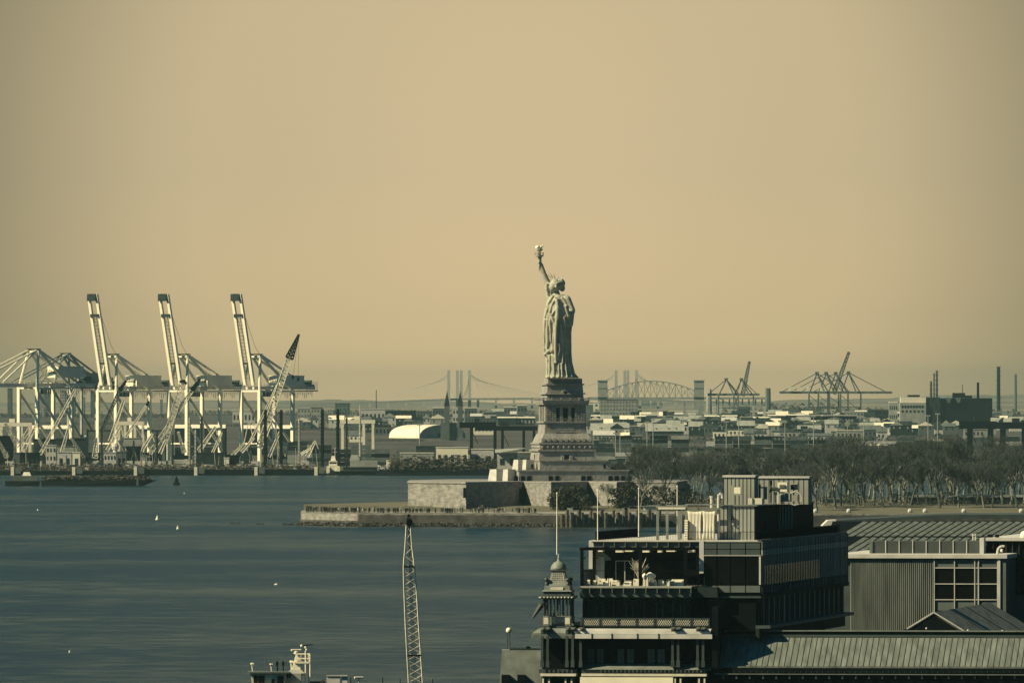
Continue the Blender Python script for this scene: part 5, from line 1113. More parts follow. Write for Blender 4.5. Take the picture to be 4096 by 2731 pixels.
for sx_ in (-1, 1):
    for sy in (-1, 1): b.box(u0+sx_*(h-.3)-.33, u0+sx_*(h-.3)+.33, vc+sy*(h-.3)-.33, vc+sy*(h-.3)+.33, zf(2503), zf(2464))
b.build('corner_block', 'lead', tu)
b = MB(FF)
for sx_ in (-1, 1):
    b.box(u0-h, u0+h, vc+sx_*(h-.08)-.06, vc+sx_*(h-.08)+.06, zf(2466), zf(2462.5))
    for k in range(9): b.tube((u0-.6+k*.15, vc+sx_*(h-.1), zf(2501)), (u0-.45+k*.15 if k < 8 else u0+.6, vc+sx_*(h-.1), zf(2466)), .022, 3); b.tube((u0-.45+k*.15 if k < 8 else u0+.6, vc+sx_*(h-.1), zf(2501)), (u0-.6+k*.15, vc+sx_*(h-.1), zf(2466)), .022, 3)
b.build('lattice_rail', 'lead', tu)
for sx_ in (-1, 1): MB(FF).box(u0+sx_*(h-.35)-.26, u0+sx_*(h-.35)+.26, vc-h-.075, vc-h-.034, zf(2496), zf(2470)).build('panel', 'cloth', tu)
sq('turret_entablature', 118, 128, 2396, 2391, 'oldiron', tu); sq('turret_cornice', 134, 138, 2391, 2384, 'lead', tu)
b = MB(FF)
for i in range(10):
    q = u0-rr(126)/2+i*rr(126)/9; b.ball((q, vc-rr(134)/2-.06, zf(2389)), .095, 6)
    q2 = vc-rr(126)/2+i*rr(126)/9; b.ball((u0-rr(134)/2-.06, q2, zf(2389)), .095, 6)
b.build('bead_row', 'cloth', tu)
sq('attic', 112, 108, 2384, 2365, 'oldiron', tu); sq('attic_ledge', 122, 112, 2365, 2360, 'lead', tu); sq('attic', 104, 100, 2360, 2342, 'lead', tu)
fb(2202, 2252, 2347, 2358, vc-rr(104)/2-.1, vc-rr(104)/2+.2).build('panel', 'cloth', tu)
b = MB(FF)
for k, (y, w_) in enumerate(((2342,92),(2336,86),(2325,72),(2312,62),(2298,56),(2285,52),(2283,64),(2280,66))):
    if k: b.frus(u0, vc, zf(pv_[0]), zf(y), rr(pv_[1])/2, rr(pv_[1])/2, rr(w_)/2, rr(w_)/2)
    pv_ = (y, w_)
b.build('flared_roof', 'lead', tu)
b = MB(FF)
for k in range(6): q = u0-rr(44)/2+k*rr(44)/5; b.tube((q*1.0+(q-u0)*.25, vc-rr(76)/2-.02, zf(2328)), (q*1.0-(q-u0)*.1, vc-rr(54)/2-.03, zf(2290)), .02, 3)
for k in range(5): y = 2292+k*8; wq = rr(54+(y-2290)*.55)/2; b.tube((u0-wq*.8, vc-wq-.03, zf(y)), (u0+wq*.8, vc-wq-.03, zf(y)), .02, 3)
b.build('roof_lattice', 'cloth', tu)
b = MB(FF); b.lathe(u0, vc, [(rr(66)/2, zf(2280)), (rr(64)/2, zf(2272)), (rr(56)/2, zf(2261)), (rr(40)/2, zf(2251)), (rr(18)/2, zf(2245)), (rr(12)/2, zf(2240)), (rr(9)/2, zf(2236)), (rr(6)/2, zf(2215))], 16).build('dome', 'lead', tu, smooth=True)
for sx_ in (-1, 1):
    for sy in (-1, 1):
        cx, cy = u0+sx_*rr(86)/2, vc+sy*rr(86)/2; q = MB(FF); q.lathe(cx, cy, [(.2, zf(2362)), (.24, zf(2352)), (.12, zf(2345)), (.2, zf(2336)), (.1, zf(2326))], 10); q.ball((cx, cy, zf(2318)), .27, 10, .9); q.build('corner_finial', 'oldiron', tu, smooth=True)
# carved horn bracket at the turret's left
p0 = Vector((uv(2166), -.4, zf(2420))); p1 = Vector((uv(2134), -.9, zf(2472)))
b = MB(FF)
for k in range(8): a_, c_ = p0.lerp(p1, k/8), p0.lerp(p1, (k+1)/8); b.tube(a_, c_, .36-.028*k, 8, .30-.028*k)
b.poly([p0, Vector((uv(2172), .2, zf(2412)))], .2, 6); b.build('horn_bracket', 'oldiron', fbld)
def flagpole(label, px, ytop, ybot, v, r_=.075, rowb=None):
    u = uv(px, v); b = MB(FF); b.tube((u, v, zf(ybot, v, px)), (u, v, zf(ytop+3, v, px)), r_, 6, r_*.7); b.ball((u, v, zf(ytop+1, v, px)), .11, 6)
    tag(b.build('flagpole', 'white', origin=tuple(FF @ Vector((u, v, zf(ybot, v, px))))), label, 'flagpole', 'bare white flagpoles on the roofs')
flagpole('tall white flagpole rising from the turret dome', 2228, 1971, 2217, vc)
flagpole('white roof flagpole, leftmost of three behind the roof railing', 2391, 1959, 2160, 3)
flagpole('white roof flagpole, middle of three behind the roof railing', 2555, 1952, 2150, 9)
flagpole('white roof flagpole, rightmost of three, behind the roof frame', 2709, 1943, 2140, 14)
# balustrade with crossed lattice
rl = fthing('lattice_balustrade', 'long crossed lattice balustrade above the cornice', 'railing', 2600, 2503, 0)
b = MB(FF); a_, c_ = uv(2325, .4), uv(2836, .4); zt, zb = zf(2470, .4), zf(2503, .4); b.box(a_, c_, .32, .48, zt-.08, zt); b.box(a_, c_, .32, .48, zb, zb+.1); b.build('rail', 'oldiron', rl)
b = MB(FF); n = 58
for i in range(n):
    x0, x1 = a_+(c_-a_)*i/n, a_+(c_-a_)*(i+1)/n; zm = (zt+zb)/2
    for za, zc in ((zb+.1, zm), (zm, zt-.08)): b.tube((x0,.40,za), (x1,.40,zc), .032, 3, cap=False); b.tube((x0,.44,zc), (x1,.44,za), .032, 3, cap=False)
b.build('lattice', 'cloth', rl)
for i in range(8): q = a_+(c_-a_)*i/7; MB(FF).box(q-.07, q+.07, .26, .54, zb, zt).build('post', 'oldiron', rl)
# ---------------------------------------------------------------- glass extension
gx = fthing('glass_rooftop_extension', 'modern glass rooftop extension with terraces on the old building', 'building', 2700, 2500, 6)
fb(2330, 3043, 2387, 2502, 4.2, 30).build('lower_core', 'black', gx)
for i, (a, c_) in enumerate(((2345,2450),(2460,2572),(2582,2690),(2696,2762),(2835,2925),(2935,2975),(2980,3038))):
    g = fb(a, c_, 2395, 2468 if a < 2780 else 2496, 4.05, 4.19).build('glazing', 'glass', gx); q = MB(FF)
    fb(a+(c_-a)*.38, a+(c_-a)*.42, 2410, 2468, 3.98, 4.04, q); fb(a+(c_-a)*.62, a+(c_-a)*.66, 2410, 2468, 3.98, 4.04, q); fb(a+(c_-a)*.3, a+(c_-a)*.7, 2409, 2412, 3.98, 4.04, q); fb(a, c_, 2398, 2400, 3.98, 4.04, q); q.build('glazing_bar', 'mid', g)
for px in (2455, 2577, 2693, 2930, 2977): fb(px-3, px+3, 2385, 2470, 3.7, 4.04).build('mullion', 'steel', gx)
# terrace slab edge with fins
t_ = fb(2318, 2766, 2343, 2350, 1.2, 14).build('terrace_edge', 'light', gx); fb(2320, 2764, 2350, 2386, 1.6, 14).build('terrace_fascia', 'steel', gx); fb(2322, 2770, 2386, 2391, 1.9, 14).build('terrace_soffit', 'steel', gx)
for i in range(10): px = 2357+i*45; fb(px, px+3, 2350, 2372, .9, 1.6).build('fin', 'mid', gx)
fb(2766, 2870, 2347, 2388, 2.2, 14).build('terrace_fascia', 'dark', gx)
# upper storey: wall behind the terrace
fb(2356, 2800, 2187, 2342, 12, 40).build('upper_core', 'dark', gx)
for a, c_ in ((2418,2458),(2620,2735),(2740,2796)): fb(a, c_, 2240, 2340, 11.8, 11.98).build('glazing', 'glass', gx)
g = fb(2460, 2540, 2240, 2340, 11.8, 11.98).build('door', 'glass', gx); q = MB(FF)
for px in (2461, 2497, 2536): fb(px, px+4, 2243, 2340, 11.7, 11.79, q)
fb(2461, 2540, 2240, 2244, 11.7, 11.79, q); q.build('door_frame', 'light', g)
fb(2383, 2415, 2228, 2341, 10.8, 11.7).build('column', 'cream', gx)
fb(2355, 2374, 2163, 2274, 10.2, 10.9).build('column', 'cream', gx); fb(2797, 2815, 2163, 2292, 3.2, 4.2).build('column', 'cream', gx)
fb(2374, 2797, 2165, 2187, 8.6, 40).build('roof_edge', 'mid', gx); fb(2356, 3045, 2160, 2165, 8.3, 40).build('roof_lip', 'cream', gx)
for i in range(9): px = 2413+i*43; fb(px, px+3, 2168, 2187, 8.2, 8.6).build('fin', 'mid', gx)
# right glass wing, front
fb(2815, 3043, 2168, 2384, 3.4, 60).build('wing_core', 'dark', gx)
for j, (y0, y1, m) in enumerate(((2172,2194,'steel'),(2197,2218,'steel'),(2222,2336,'glass'),(2341,2368,'mid'))):
    for k, (a, c_) in enumerate(((2818,2866),(2870,2919),(2923,2980),(2984,3040))): fb(a, c_, y0, y1, 3.2, 3.39).build('glass_panel' if j == 2 else 'spandrel', m, gx)
fb(3036, 3043, 2225, 2337, 3.05, 3.19).build('corner_fin', 'cream', gx); fb(2815, 3044, 2219, 2222, 3.1, 3.39).build('rail_line', 'cream', gx)
fb(2860, 3044, 2384, 2390, 3.0, 60).build('soffit_line', 'steel', gx)
# right glass wing, receding side: local plane u = U1, v from 3 to 91
U1 = uv(3045, 3.2); Vd = 88.
def side(name, v0, v1, y0, y1, m, out=.0, th=.15, par=None): return MB(FF).box(U1+out, U1+out+th, v0, v1, zf(y1, 3.2, 3045), zf(y0, 3.2, 3045)).build(name, m, par or gx)
MB(FF).box(U1-1.5, U1-.001, 61, 91, zf(2384), zf(2168)).build('wing_core', 'dark', gx)
side('spandrel', 3.2, 91, 2165, 2196, 'mid', .0); side('spandrel', 3.2, 91, 2198, 2216, 'light', .0); side('rail_line', 3.2, 91, 2216, 2219, 'light', .05)
side('glass_panel', 3.2, 91, 2220, 2262, 'mid'); side('window_band', 5, 60, 2262, 2338, 'glass', .02); side('glass_panel', 60, 91, 2262, 2338, 'mid'); side('glass_panel', 3.2, 5, 2262, 2338, 'mid'); side('glass_panel', 3.2, 91, 2338, 2372, 'dark'); side('sill_line', 3.2, 91, 2372, 2388, 'black', .1)  # matt grey bands put the reflections in the glass into the colour
r = random.Random(6)
for i in range(34): v = 4+i*2.6; side('mullion', v, v+.12, 2167, 2372, 'light' if r.random() < .35 else 'steel', .16, .06)
MB(FF).box(U1-4, U1-.6, 3.3, 91, zf(2520), zf(2388)).build('lower_side_core', 'black', gx)
for i in range(17):
    v = 6+i*5.1; side('pilaster', v, v+1.1, 2388, 2500, 'steel' if i != 4 else 'light', -.6, .5)
side('ledge', 3, 90, 2500, 2512, 'steel', -.6, 1.6); side('low_wall', 3, 91, 2512, 2560, 'dark', -.6, .4)
side('parapet', 3.2, 91, 2158, 2165, 'steel', -.4, .4)
# pergola, railings, furniture on the terrace
pg = fthing('pergola', 'dark steel pergola frame over the roof terrace', 'pergola', 2560, 2342, 6)
for px, v in ((2327,1.9),(2561,1.9),(2741,1.9),(2376,9),(2792,9)): fb(px-6, px+6, 2200 if v < 5 else 2192, 2342, v, v+.32).build('post', 'black', pg)
b = MB(FF); fb(2318, 2748, 2189, 2200, 1.9, 2.25, b); u2, u3 = uv(2319,2), uv(2748,2); b.box(u2, u2+.3, 2.25, 9.3, zf(2200), zf(2191)); b.box(u3-.3, u3, 2.25, 9.3, zf(2200), zf(2191)); b.box(u2+.3, u3-.3, 9, 9.3, zf(2200), zf(2191)); b.build('beam', 'black', pg)
for i, (a, c_) in enumerate(((2462,2490),(2500,2530),(2570,2596),(2665,2700),(2752,2776),(2392,2410),(2630,2645))):
    fb(a, c_, 2199, 2208-i % 2*3, 3+i % 3, 4.5+i % 3).build('folded_shade', 'white', pg)
for i in range(2): q = MB(FF); fb(2326+i*50, 2342+i*50, 2228, 2233, 1.6, 1.9, q); q.build('lamp', 'black', pg)
sf = 0
SL = ['leftmost of the pale covered seats on the terrace','second pale covered seat from the left on the terrace','third pale covered seat from the left on the terrace','fourth pale covered seat on the terrace, before the doors','fifth pale covered seat on the terrace, left of the centre post','sixth pale covered seat on the terrace, tall beside the centre post','seventh pale covered seat, just right of the centre post','eighth pale covered seat, a wide armchair','ninth pale covered seat, right of the wide armchair','slim pale covered seat before the right end','long pale covered sofa at the right end of the terrace','pale covered table near the left end','pale covered table before the centre post']
for i, (a, c_, y) in enumerate(((2345,2358,2318),(2370,2386,2320),(2392,2420,2314),(2411,2440,2322),(2448,2478,2320),(2530,2558,2314),(2572,2592,2300),(2592,2622,2316),(2628,2655,2318),(2663,2678,2316),(2680,2737,2316),(2424,2450,2313),(2494,2524,2320))):
    v = 3.2+(i % 3)*1.1; l = SL[i]; t = fthing('covered_armchair' if 'table' not in l else 'covered_table', l, 'outdoor seat' if 'table' not in l else 'table', (a+c_)/2, 2343, v)
    zb = zf(2343, v); u_0, u_1 = uv(a, v), uv(c_, v); h = zf(y, v)-zb; w_ = u_1-u_0
    b = MB(FF); b.frus((u_0+u_1)/2, v+.45, zb, zb+h*.62, w_*.52, .47, w_*.49, .44); b.build('seat', 'cloth', t)
    b = MB(FF); b.frus((u_0+u_1)/2, v+.75, zb+h*.6, zb+h, w_*.5, .15, w_*.42, .1)
    if 'table' not in l:
        b.frus(u_0+w_*.1, v+.4, zb+h*.6, zb+h*.82, w_*.1, .4, w_*.08, .36); b.frus(u_1-w_*.1, v+.4, zb+h*.6, zb+h*.82, w_*.1, .4, w_*.08, .36)
    b.build('backrest' if 'table' not in l else 'cover_top', 'cloth', t)
t = fthing('topiary_balls', 'round white planter balls right of the centre pergola post', 'planter', 2590, 2300, 6); zb = zf(2300, 6)
for px, r_ in ((2578,.3),(2600,.42),(2612,.3)): MB(FF).ball((uv(px,6), 6.2, zf(2306,6)+.1), r_, 10).build('ball', 'white', t, smooth=True)
# bare shrub in a pot
t = fthing('potted_tree', 'bare twiggy potted tree left of the centre pergola post', 'potted tree', 2556, 2342, 7); u = uv(2556, 7); zb = zf(2342, 7)
MB(FF).lathe(u, 7, [(.3, zb), (.4, zb+.7)], 10).build('pot', 'dark', t); b = MB(FF); r = random.Random(12)
for k in range(60):
    a = r.uniform(0, 6.28); s = r.uniform(.1, 1.1); p_ = Vector((u, 7, zb+.6)); q = p_+Vector((math.cos(a)*s*.4, math.sin(a)*s*.4, r.uniform(.6, 1.3))); w_ = q+Vector((math.cos(a)*s*.7, math.sin(a)*s*.5, r.uniform(.5, 1.2))); b.poly([p_, q, w_], .016, 3)
b.build('branches', 'rig', t)
rl = fthing('terrace_railing', 'glass railing with thin dark posts along the terrace edge', 'railing', 2540, 2343, 1.4)
for px in (2345,2387,2434,2486,2531,2582,2630,2679,2735): fb(px-1, px+1, 2283, 2343, 1.5, 1.58).build('post', 'black', rl)
fb(2340, 2764, 2280, 2282, 1.48, 1.6).build('rail', 'black', rl)
for k, (a, c_) in enumerate(((2333,2370),(2750,2797))):
    t = fthing('slatted_screen', ('dark slatted screen at the left end of the terrace','dark slatted screen at the right end of the terrace')[k], 'screen', (a+c_)/2, 2342, 4); q = MB(FF)
    for i in range(8): px = a+(c_-a)*i/8; fb(px, px+(c_-a)/11, 2276, 2342, 4, 4.1, q)
    q.build('slats', 'black', t); q = MB(FF); fb(a, c_, 2280, 2284, 4.11, 4.16, q); fb(a, c_, 2334, 2338, 4.11, 4.16, q); q.build('frame', 'black', t)
# roof railing: front run, receding side runs
zr_ = zf(2165, 8.5)
def railing(label, pts, h=1.1, gap=.18, m='black'):
    t = thing('roof_railing', label, 'railing', tuple(FF @ Vector((pts[0][0], pts[0][1], zr_))), 'thin picket railings on the flat roof'); b = MB(FF); k = MB(FF)
    for (a, v0), (c_, v1) in zip(pts, pts[1:]):
        L_ = math.hypot(c_-a, v1-v0); n = int(L_/gap); b.tube((a,v0,zr_+h), (c_,v1,zr_+h), .035, 4); b.tube((a,v0,zr_+.1), (c_,v1,zr_+.1), .025, 4)
        for i in range(n): q = i/n; k.tube((a+(c_-a)*q, v0+(v1-v0)*q, zr_), (a+(c_-a)*q, v0+(v1-v0)*q, zr_+h), .014, 3, cap=False)
    b.build('rail', m, t); k.build('pickets', m, t)
ua, ub = uv(2382, 8.6), uv(3043, 8.6)
railing('thin dark picket railing along the front of the flat roof', [(ua, 8.6), (ub, 8.6)], h=1.08)
railing('dense dark picket railing receding along the left of the flat roof', [(ua, 8.65), (ua+.3, 44)], h=1.08, gap=.1)
railing('dark picket railing receding along the right side of the flat roof', [(ub+.05, 8.7), (ub+.1, 89)], h=1.1, gap=.35)
MB(FF).box(ua+.2, ub-.2, 8.7, 88, zr_-.02, zr_+.03).build('roof_deck', 'cream', gx); MB(FF).box(ub-.9, ub-.1, 20, 88, zr_+.04, zr_+.95).build('screen_wall', 'black', gx)
# steel frame with hanging tarpaulin
t = fthing('roof_frame', 'open steel frame standing on the flat roof', 'frame', 2690, 2165, 14)
for px, v in ((2630,13),(2668,18),(2716,13),(2722,22),(2795,13),(2745,22)): fb(px-5, px+5, 2030, 2166, v, v+.3).build('post', 'lead', t)
b = MB(FF); fb(2624, 2745, 2022, 2041, 13, 13.3, b); fb(2742, 2880, 2030, 2038, 13, 13.25, b); fb(2664, 2750, 2018, 2026, 18, 18.2, b); fb(2740, 2880, 2014, 2019, 22, 22.2, b); b.build('beam', 'lead', t)
fb(2632, 2742, 2028, 2036, 12.9, 12.98).build('beam_panel', 'cloth', t)
for k, (a, c_) in enumerate(((2750,2808),(2810,2862))):
    b = MB(FF); n = 14; vs = []
    for j in range(9):
        for i in range(n+1):
            f_ = i/n; px = a+(c_-a)*f_; sag = (1-4*(f_-.5)**2)*4*(j == 0); nar = 1-.14*math.sin(j/8*3.1); v = 12.7+.05*math.sin(i*1.7+k+j*.25)*(.3+j/8)
            vs.append((uv((a+c_)/2+(px-(a+c_)/2)*nar, 12.7), v, zf(2042+sag+j*(14.5 if k else 15), 12.7)))
    b.add(vs, [(j*(n+1)+i, j*(n+1)+i+1, (j+1)*(n+1)+i+1, (j+1)*(n+1)+i) for j in range(8) for i in range(n)]); o = b.build('tarpaulin', 'cloth', origin=tuple(FF @ Vector((uv(a,12.7), 12.7, zf(2160,12.7)))), smooth=True)
    sl = o.modifiers.new('thick', 'SOLIDIFY'); sl.thickness = .03; tag(o, ('pale tarpaulin hanging on the roof frame, left of the two','pale tarpaulin hanging on the roof frame, right of the two')[k], 'tarpaulin')
t = fthing('stacked_crates', 'column of white slatted crates beside the left tarpaulin', 'crates', 2744, 2165, 12); 
for k in range(9): fb(2738, 2750, 2078+k*9.6, 2085+k*9.6, 12.2, 12.7).build('slat', 'white', t)
fb(2742, 2746, 2078, 2165, 12.71, 12.8).build('stile', 'steel', t)
# rooftop plant rooms
def ribbed(label, px0, px1, y0, y1, v, dep, m='light', side_m='black', cap=True, name='plant_room', n=8, rows_=None):
    t = fthing(name, label, 'plant room', (px0+px1)/2, y1, v); u_0, u_1 = uv(px0, v), uv(px1, v); z0, z1 = zf(y1, v, px0), zf(y0, v, px0)
    MB(FF).box(u_0, u_1, v, v+dep, z0, z1).build('wall', m, t); b = MB(FF)
    for i in range(n+1): q = u_0+(u_1-u_0)*i/n; b.box(q-.035, q+.035, v-.02, v-.001, z0, z1-.02)
    b.build('ribs', 'dark', t)
    if cap: MB(FF).box(u_0-.1, u_1+.1, v-.12, v+dep, z1, z1+.22).build('cap', 'cream', t)
    return t
ribbed('lower ribbed plant room with a long black side wall', 2879, 3018, 2024, 2166, 14, 56, n=9, cap=False)
MB(FF).box(uv(3019,14), uv(3019,14)+.12, 14, 72, zf(2166,14,3019), zf(2022,14,3019)).build('side_cladding', 'black', gx)
for k in range(3): fb(3101+k*14, 3104+k*14, 2068, 2165, 15, 15.1)
ribbed('upper left ribbed plant room', 2894, 3018, 1908, 2022, 20, 3.6, n=8)
ribbed('upper right wide ribbed plant room', 3036, 3234, 1912, 2016, 34, 3.2, n=10)
q = MB(FF); q.box(uv(2879,14)-.1, uv(3019,14)+.3, 13.8, 72, zf(2023,14), zf(2023,14)+.12); q.build('plant_roof', 'lead', gx)
def gear(name, label, parts, px, v, cat='plant'):
    t = fthing(name, label, cat, px, 2022, v)
    for nm, m, f_ in parts: b = MB(FF); f_(b); b.build(nm, m, t)
zt_ = zf(2023, 14)+.13
def pp(px, y, v): return (uv(px, v), v, zf(y, v, px))
gear('air_handler', 'white door-like air handler before the wide plant room', [('casing', 'white', lambda b: fb(3110, 3148, 1928, 1966, 30, 31, b)), ('grille', 'mid', lambda b: fb(3118, 3140, 1938, 1950, 29.9, 29.99, b)), ('duct', 'light', lambda b: b.tube(pp(3120,2015,30.5), pp(3120,1966,30.5), .35, 8))], 3128, 30)
gear('extract_fan', 'grey louvred fan box right of the white air handler', [('casing', 'cream', lambda b: fb(3162, 3188, 1933, 1958, 31, 32, b)), ('louvre', 'dark', lambda b: fb(3165, 3185, 1936, 1955, 30.9, 30.99, b)), ('stand', 'steel', lambda b: b.tube(pp(3175,2015,31.5), pp(3175,1958,31.5), .08, 6))], 3175, 31)
gear('condenser', 'small white condenser on a stand before the left plant room', [('casing', 'white', lambda b: fb(2936, 2962, 1948, 1973, 18, 18.8, b)), ('stand', 'light', lambda b: (fb(2924, 2936, 1940, 2022, 18, 18.3, b), fb(2928, 2966, 1974, 1980, 18, 18.6, b), fb(2960, 2964, 1980, 2022, 18, 18.2, b)))], 2945, 18)
gear('covered_unit', 'low pale covered unit on the lower plant room roof', [('cover', 'cloth', lambda b: fb(2992, 3048, 1992, 2016, 17, 18.5, b)), ('strap', 'mid', lambda b: fb(3008, 3012, 1991, 2016, 16.9, 16.99, b))], 3020, 17)
gear('bent_duct', 'pale upright duct beside the black flue', [('duct', 'cream', lambda b: fb(3053, 3067, 1946, 1996, 24, 24.5, b)), ('elbow', 'cream', lambda b: fb(3040, 3053, 1946, 1952, 24, 24.5, b))], 3060, 24)
gear('black_flue', 'thin black flue before the wide plant room', [('pipe', 'black', lambda b: b.tube(pp(3084,2012,24), pp(3084,1922,24), .09, 6)), ('cowl', 'black', lambda b: b.tube(pp(3084,1940,24), pp(3084,1920,24), .14, 6))], 3084, 24)
gear('black_flue', 'second shorter black flue between the two upper plant rooms', [('pipe', 'black', lambda b: b.tube(pp(3040,2012,24), pp(3040,1936,24), .09, 6))], 3040, 24)
gear('vent_fan', 'round framed fan at the right of the plant roof', [('ring', 'cream', lambda b: [b.tube((uv(3180,26)+.75*math.cos(k*.524), 26, zf(1992,26)+.75*math.sin(k*.524)), (uv(3180,26)+.75*math.cos(k*.524+.524), 26, zf(1992,26)+.75*math.sin(k*.524+.524)), .07, 5) for k in range(12)]), ('motor', 'light', lambda b: fb(3170, 3190, 1980, 2004, 25.8, 26.4, b))], 3180, 26)
gear('duct_drum', 'row of pale rounded ducts in the middle of the plant roof', [('drum', 'light', lambda b: [b.tube(pp(3130+k*14,2005,25), pp(3130+k*14,1972,25), .24, 8) for k in range(3)]), ('dome', 'white', lambda b: b.ball(pp(3103,1973,23), .22, 8)), ('stem', 'cream', lambda b: b.tube(pp(3103,2012,23), pp(3103,1975,23), .08, 6))], 3140, 25)
gear('awning', 'curved dark cowl over the pale ducts', [('cowl', 'steel', lambda b: [b.tube(pp(3075+k*9,1962-8*math.sin(k*.6),26), pp(3084+k*9,1962-8*math.sin((k+1)*.6),26), .22, 6) for k in range(5)])], 3095, 26)
gear('vent_pipe', 'pale capped vent pipe behind the tarpaulins', [('pipe', 'cream', lambda b: b.tube(pp(2846,2030,24), pp(2846,1988,24), .16, 8)), ('cap', 'cream', lambda b: b.tube(pp(2846,1989,24), pp(2846,1983,24), .22, 8))], 2846, 24)
gear('gooseneck_duct', 'tall pale gooseneck duct at the left of the lower plant room', [('riser', 'cream', lambda b: b.tube(pp(2874,2166,13.4), pp(2874,1984,13.4), .16, 8)), ('bend', 'cream', lambda b: b.poly([pp(2874,1984,13.4), pp(2877,1977,13.4), pp(2884,1975,13.4), pp(2889,1980,13.4), pp(2890,1992,13.4)], .16, 8))], 2876, 13.4)
gear('wall_lamp', 'small box lamp on the ribbed plant room wall', [('box', 'dark', lambda b: fb(2924, 2936, 2066, 2078, 13.7, 13.9, b)), ('lamp', 'cream', lambda b: fb(2928, 2934, 2092, 2098, 13.7, 13.9, b))], 2930, 13.8)
gear('pipe_bundle', 'bundle of pale vertical pipes on the black plant room side', [('pipe', 'light', lambda b: [b.tube((uv(3019,14)+.25, 36+k*3, zf(2166,14)), (uv(3019,14)+.25, 36+k*3, zf(2030,14)), .13, 6) for k in range(5)]), ('conduit', 'steel', lambda b: [b.tube((uv(3019,14)+.2, 24+k*2, zf(2166,14)), (uv(3019,14)+.2, 24+k*2, zf(2080,14)), .08, 5) for k in range(3)])], 3110, 30)
# ---------------------------------------------------------------- long ribbed roof, parapet and facade at the lower right
lr = fthing('long_roofed_shed', 'long low ferry shed with a standing seam roof at the bottom right', 'shed', 3400, 2731, 5)
ul, ur = uv(2846, 1.), uv(4500, 1.)
v1 = 4.6; zt2, zb2 = zf(2545, v1), zf(2660, .4)
MB(FF).add([(ul,.4,zb2),(ur,.4,zb2),(ur,v1,zt2),(ul,v1,zt2),(ul,.4,zb2-.2),(ur,.4,zb2-.2),(ur,v1+.2,zb2-.2),(ul,v1+.2,zb2-.2)], [(0,1,2,3),(4,7,6,5),(0,4,5,1),(3,2,6,7)]).build('roof', 'roof', lr)
b = MB(FF); k = 0; q = ul
while q < ur: b.tube((q,.38,zb2+.03), (q+.12,v1,zt2+.03), .035, 4); q += .615
b.build('seams', 'steel', lr)
b = MB(FF); b.box(ul, ur, v1-.1, v1+.7, zt2, zt2+.26); b.build('ridge_flashing', 'steel', lr)
MB(FF).box(ul, ur, v1+.2, v1+1.4, zt2+.27, zf(2522, v1+.2)).build('parapet', 'black', lr); MB(FF).box(ul, ur, v1+.05, v1+1.5, zf(2522, v1+.2), zf(2522, v1+.2)+.12).build('parapet_cap', 'lead', lr)
MB(FF).box(ul, ur, .1, 5.5, zb2-.75, zb2-.21).build('eave', 'black', lr); MB(FF).box(ul, ur, .6, 5.5, -1, zb2-.75).build('wall', 'black', lr)
for i in range(28): px = 2890+i*53; fb(px, px+5, 2700, 2712, .1, .59).build('bracket', 'lead', lr)
b = MB(FF)
for i in range(60): px = 2870+i*22; fb(px, px+3, 2684, 2687, .04, .1, b)
b.build('rivets', 'steel', lr)
fb(2860, 4300, 2692, 2695, -.1, .09).build('string_course', 'lead', lr)
fb(2848, 2872, 2425, 2672, -.6, 6.5).build('shade_block', 'black', fbld)  # added block, made tall to throw shade across the long roof
# gable roof between
gf = 22.; ug = uv(3735, gf); hwg = (uv(3866, gf)-uv(3604, gf))/2; zg1 = zf(2447, gf, 3735); zg0 = zf(2530, gf, 3735)-.8
gr = thing('gabled_shed', 'pale gabled roof with a dark front gable behind the long roof', 'shed', tuple(FF @ Vector((ug, gf, zg0))))
rt = .8; hh_ = hwg*1.9; zlow = zg1-(zg1-zf(2527, gf, 3735))*1.9
MB(FF).prism([(ug-hh_, zlow), (ug, zg1), (ug+hh_, zlow)], gf, gf+66).build('roof', 'roof', gr)
MB(FF).prism([(ug-hh_*.93, zlow), (ug, zg1-.25), (ug+hh_*.93, zlow)], gf-.1, gf-.02).build('gable_wall', 'black', gr)
for s in (-1, 1): MB(FF).tube((ug+s*hh_, gf-.15, zlow), (ug, gf-.15, zg1), .1, 4).build('bargeboard', 'cream', gr)
for v in (gf+18, gf+36, gf+52): MB(FF).add([(ug, v, zg1+.03), (ug+hh_, v, zlow+.03), (ug+hh_, v+.5, zlow+.03), (ug, v+.5, zg1+.03), (ug, v, zg1+.09), (ug+hh_, v, zlow+.09), (ug+hh_, v+.5, zlow+.09), (ug, v+.5, zg1+.09)], [(0,3,2,1),(4,5,6,7),(0,1,5,4),(2,3,7,6),(1,2,6,5),(3,0,4,7)]).build('roof_joint', 'dark', gr)
for px, y, v in ((3706,2512,21),(3872,2520,6),(4010,2522,6)): tag(MB(FF).ball(pp(px, y, v), .13, 8).build('roof_lamp', 'cream', origin=tuple(FF @ Vector(pp(px, y, v)))), 'small round lamp along the parapet of the long roof', 'lamp', 'small round lamps along the parapet')
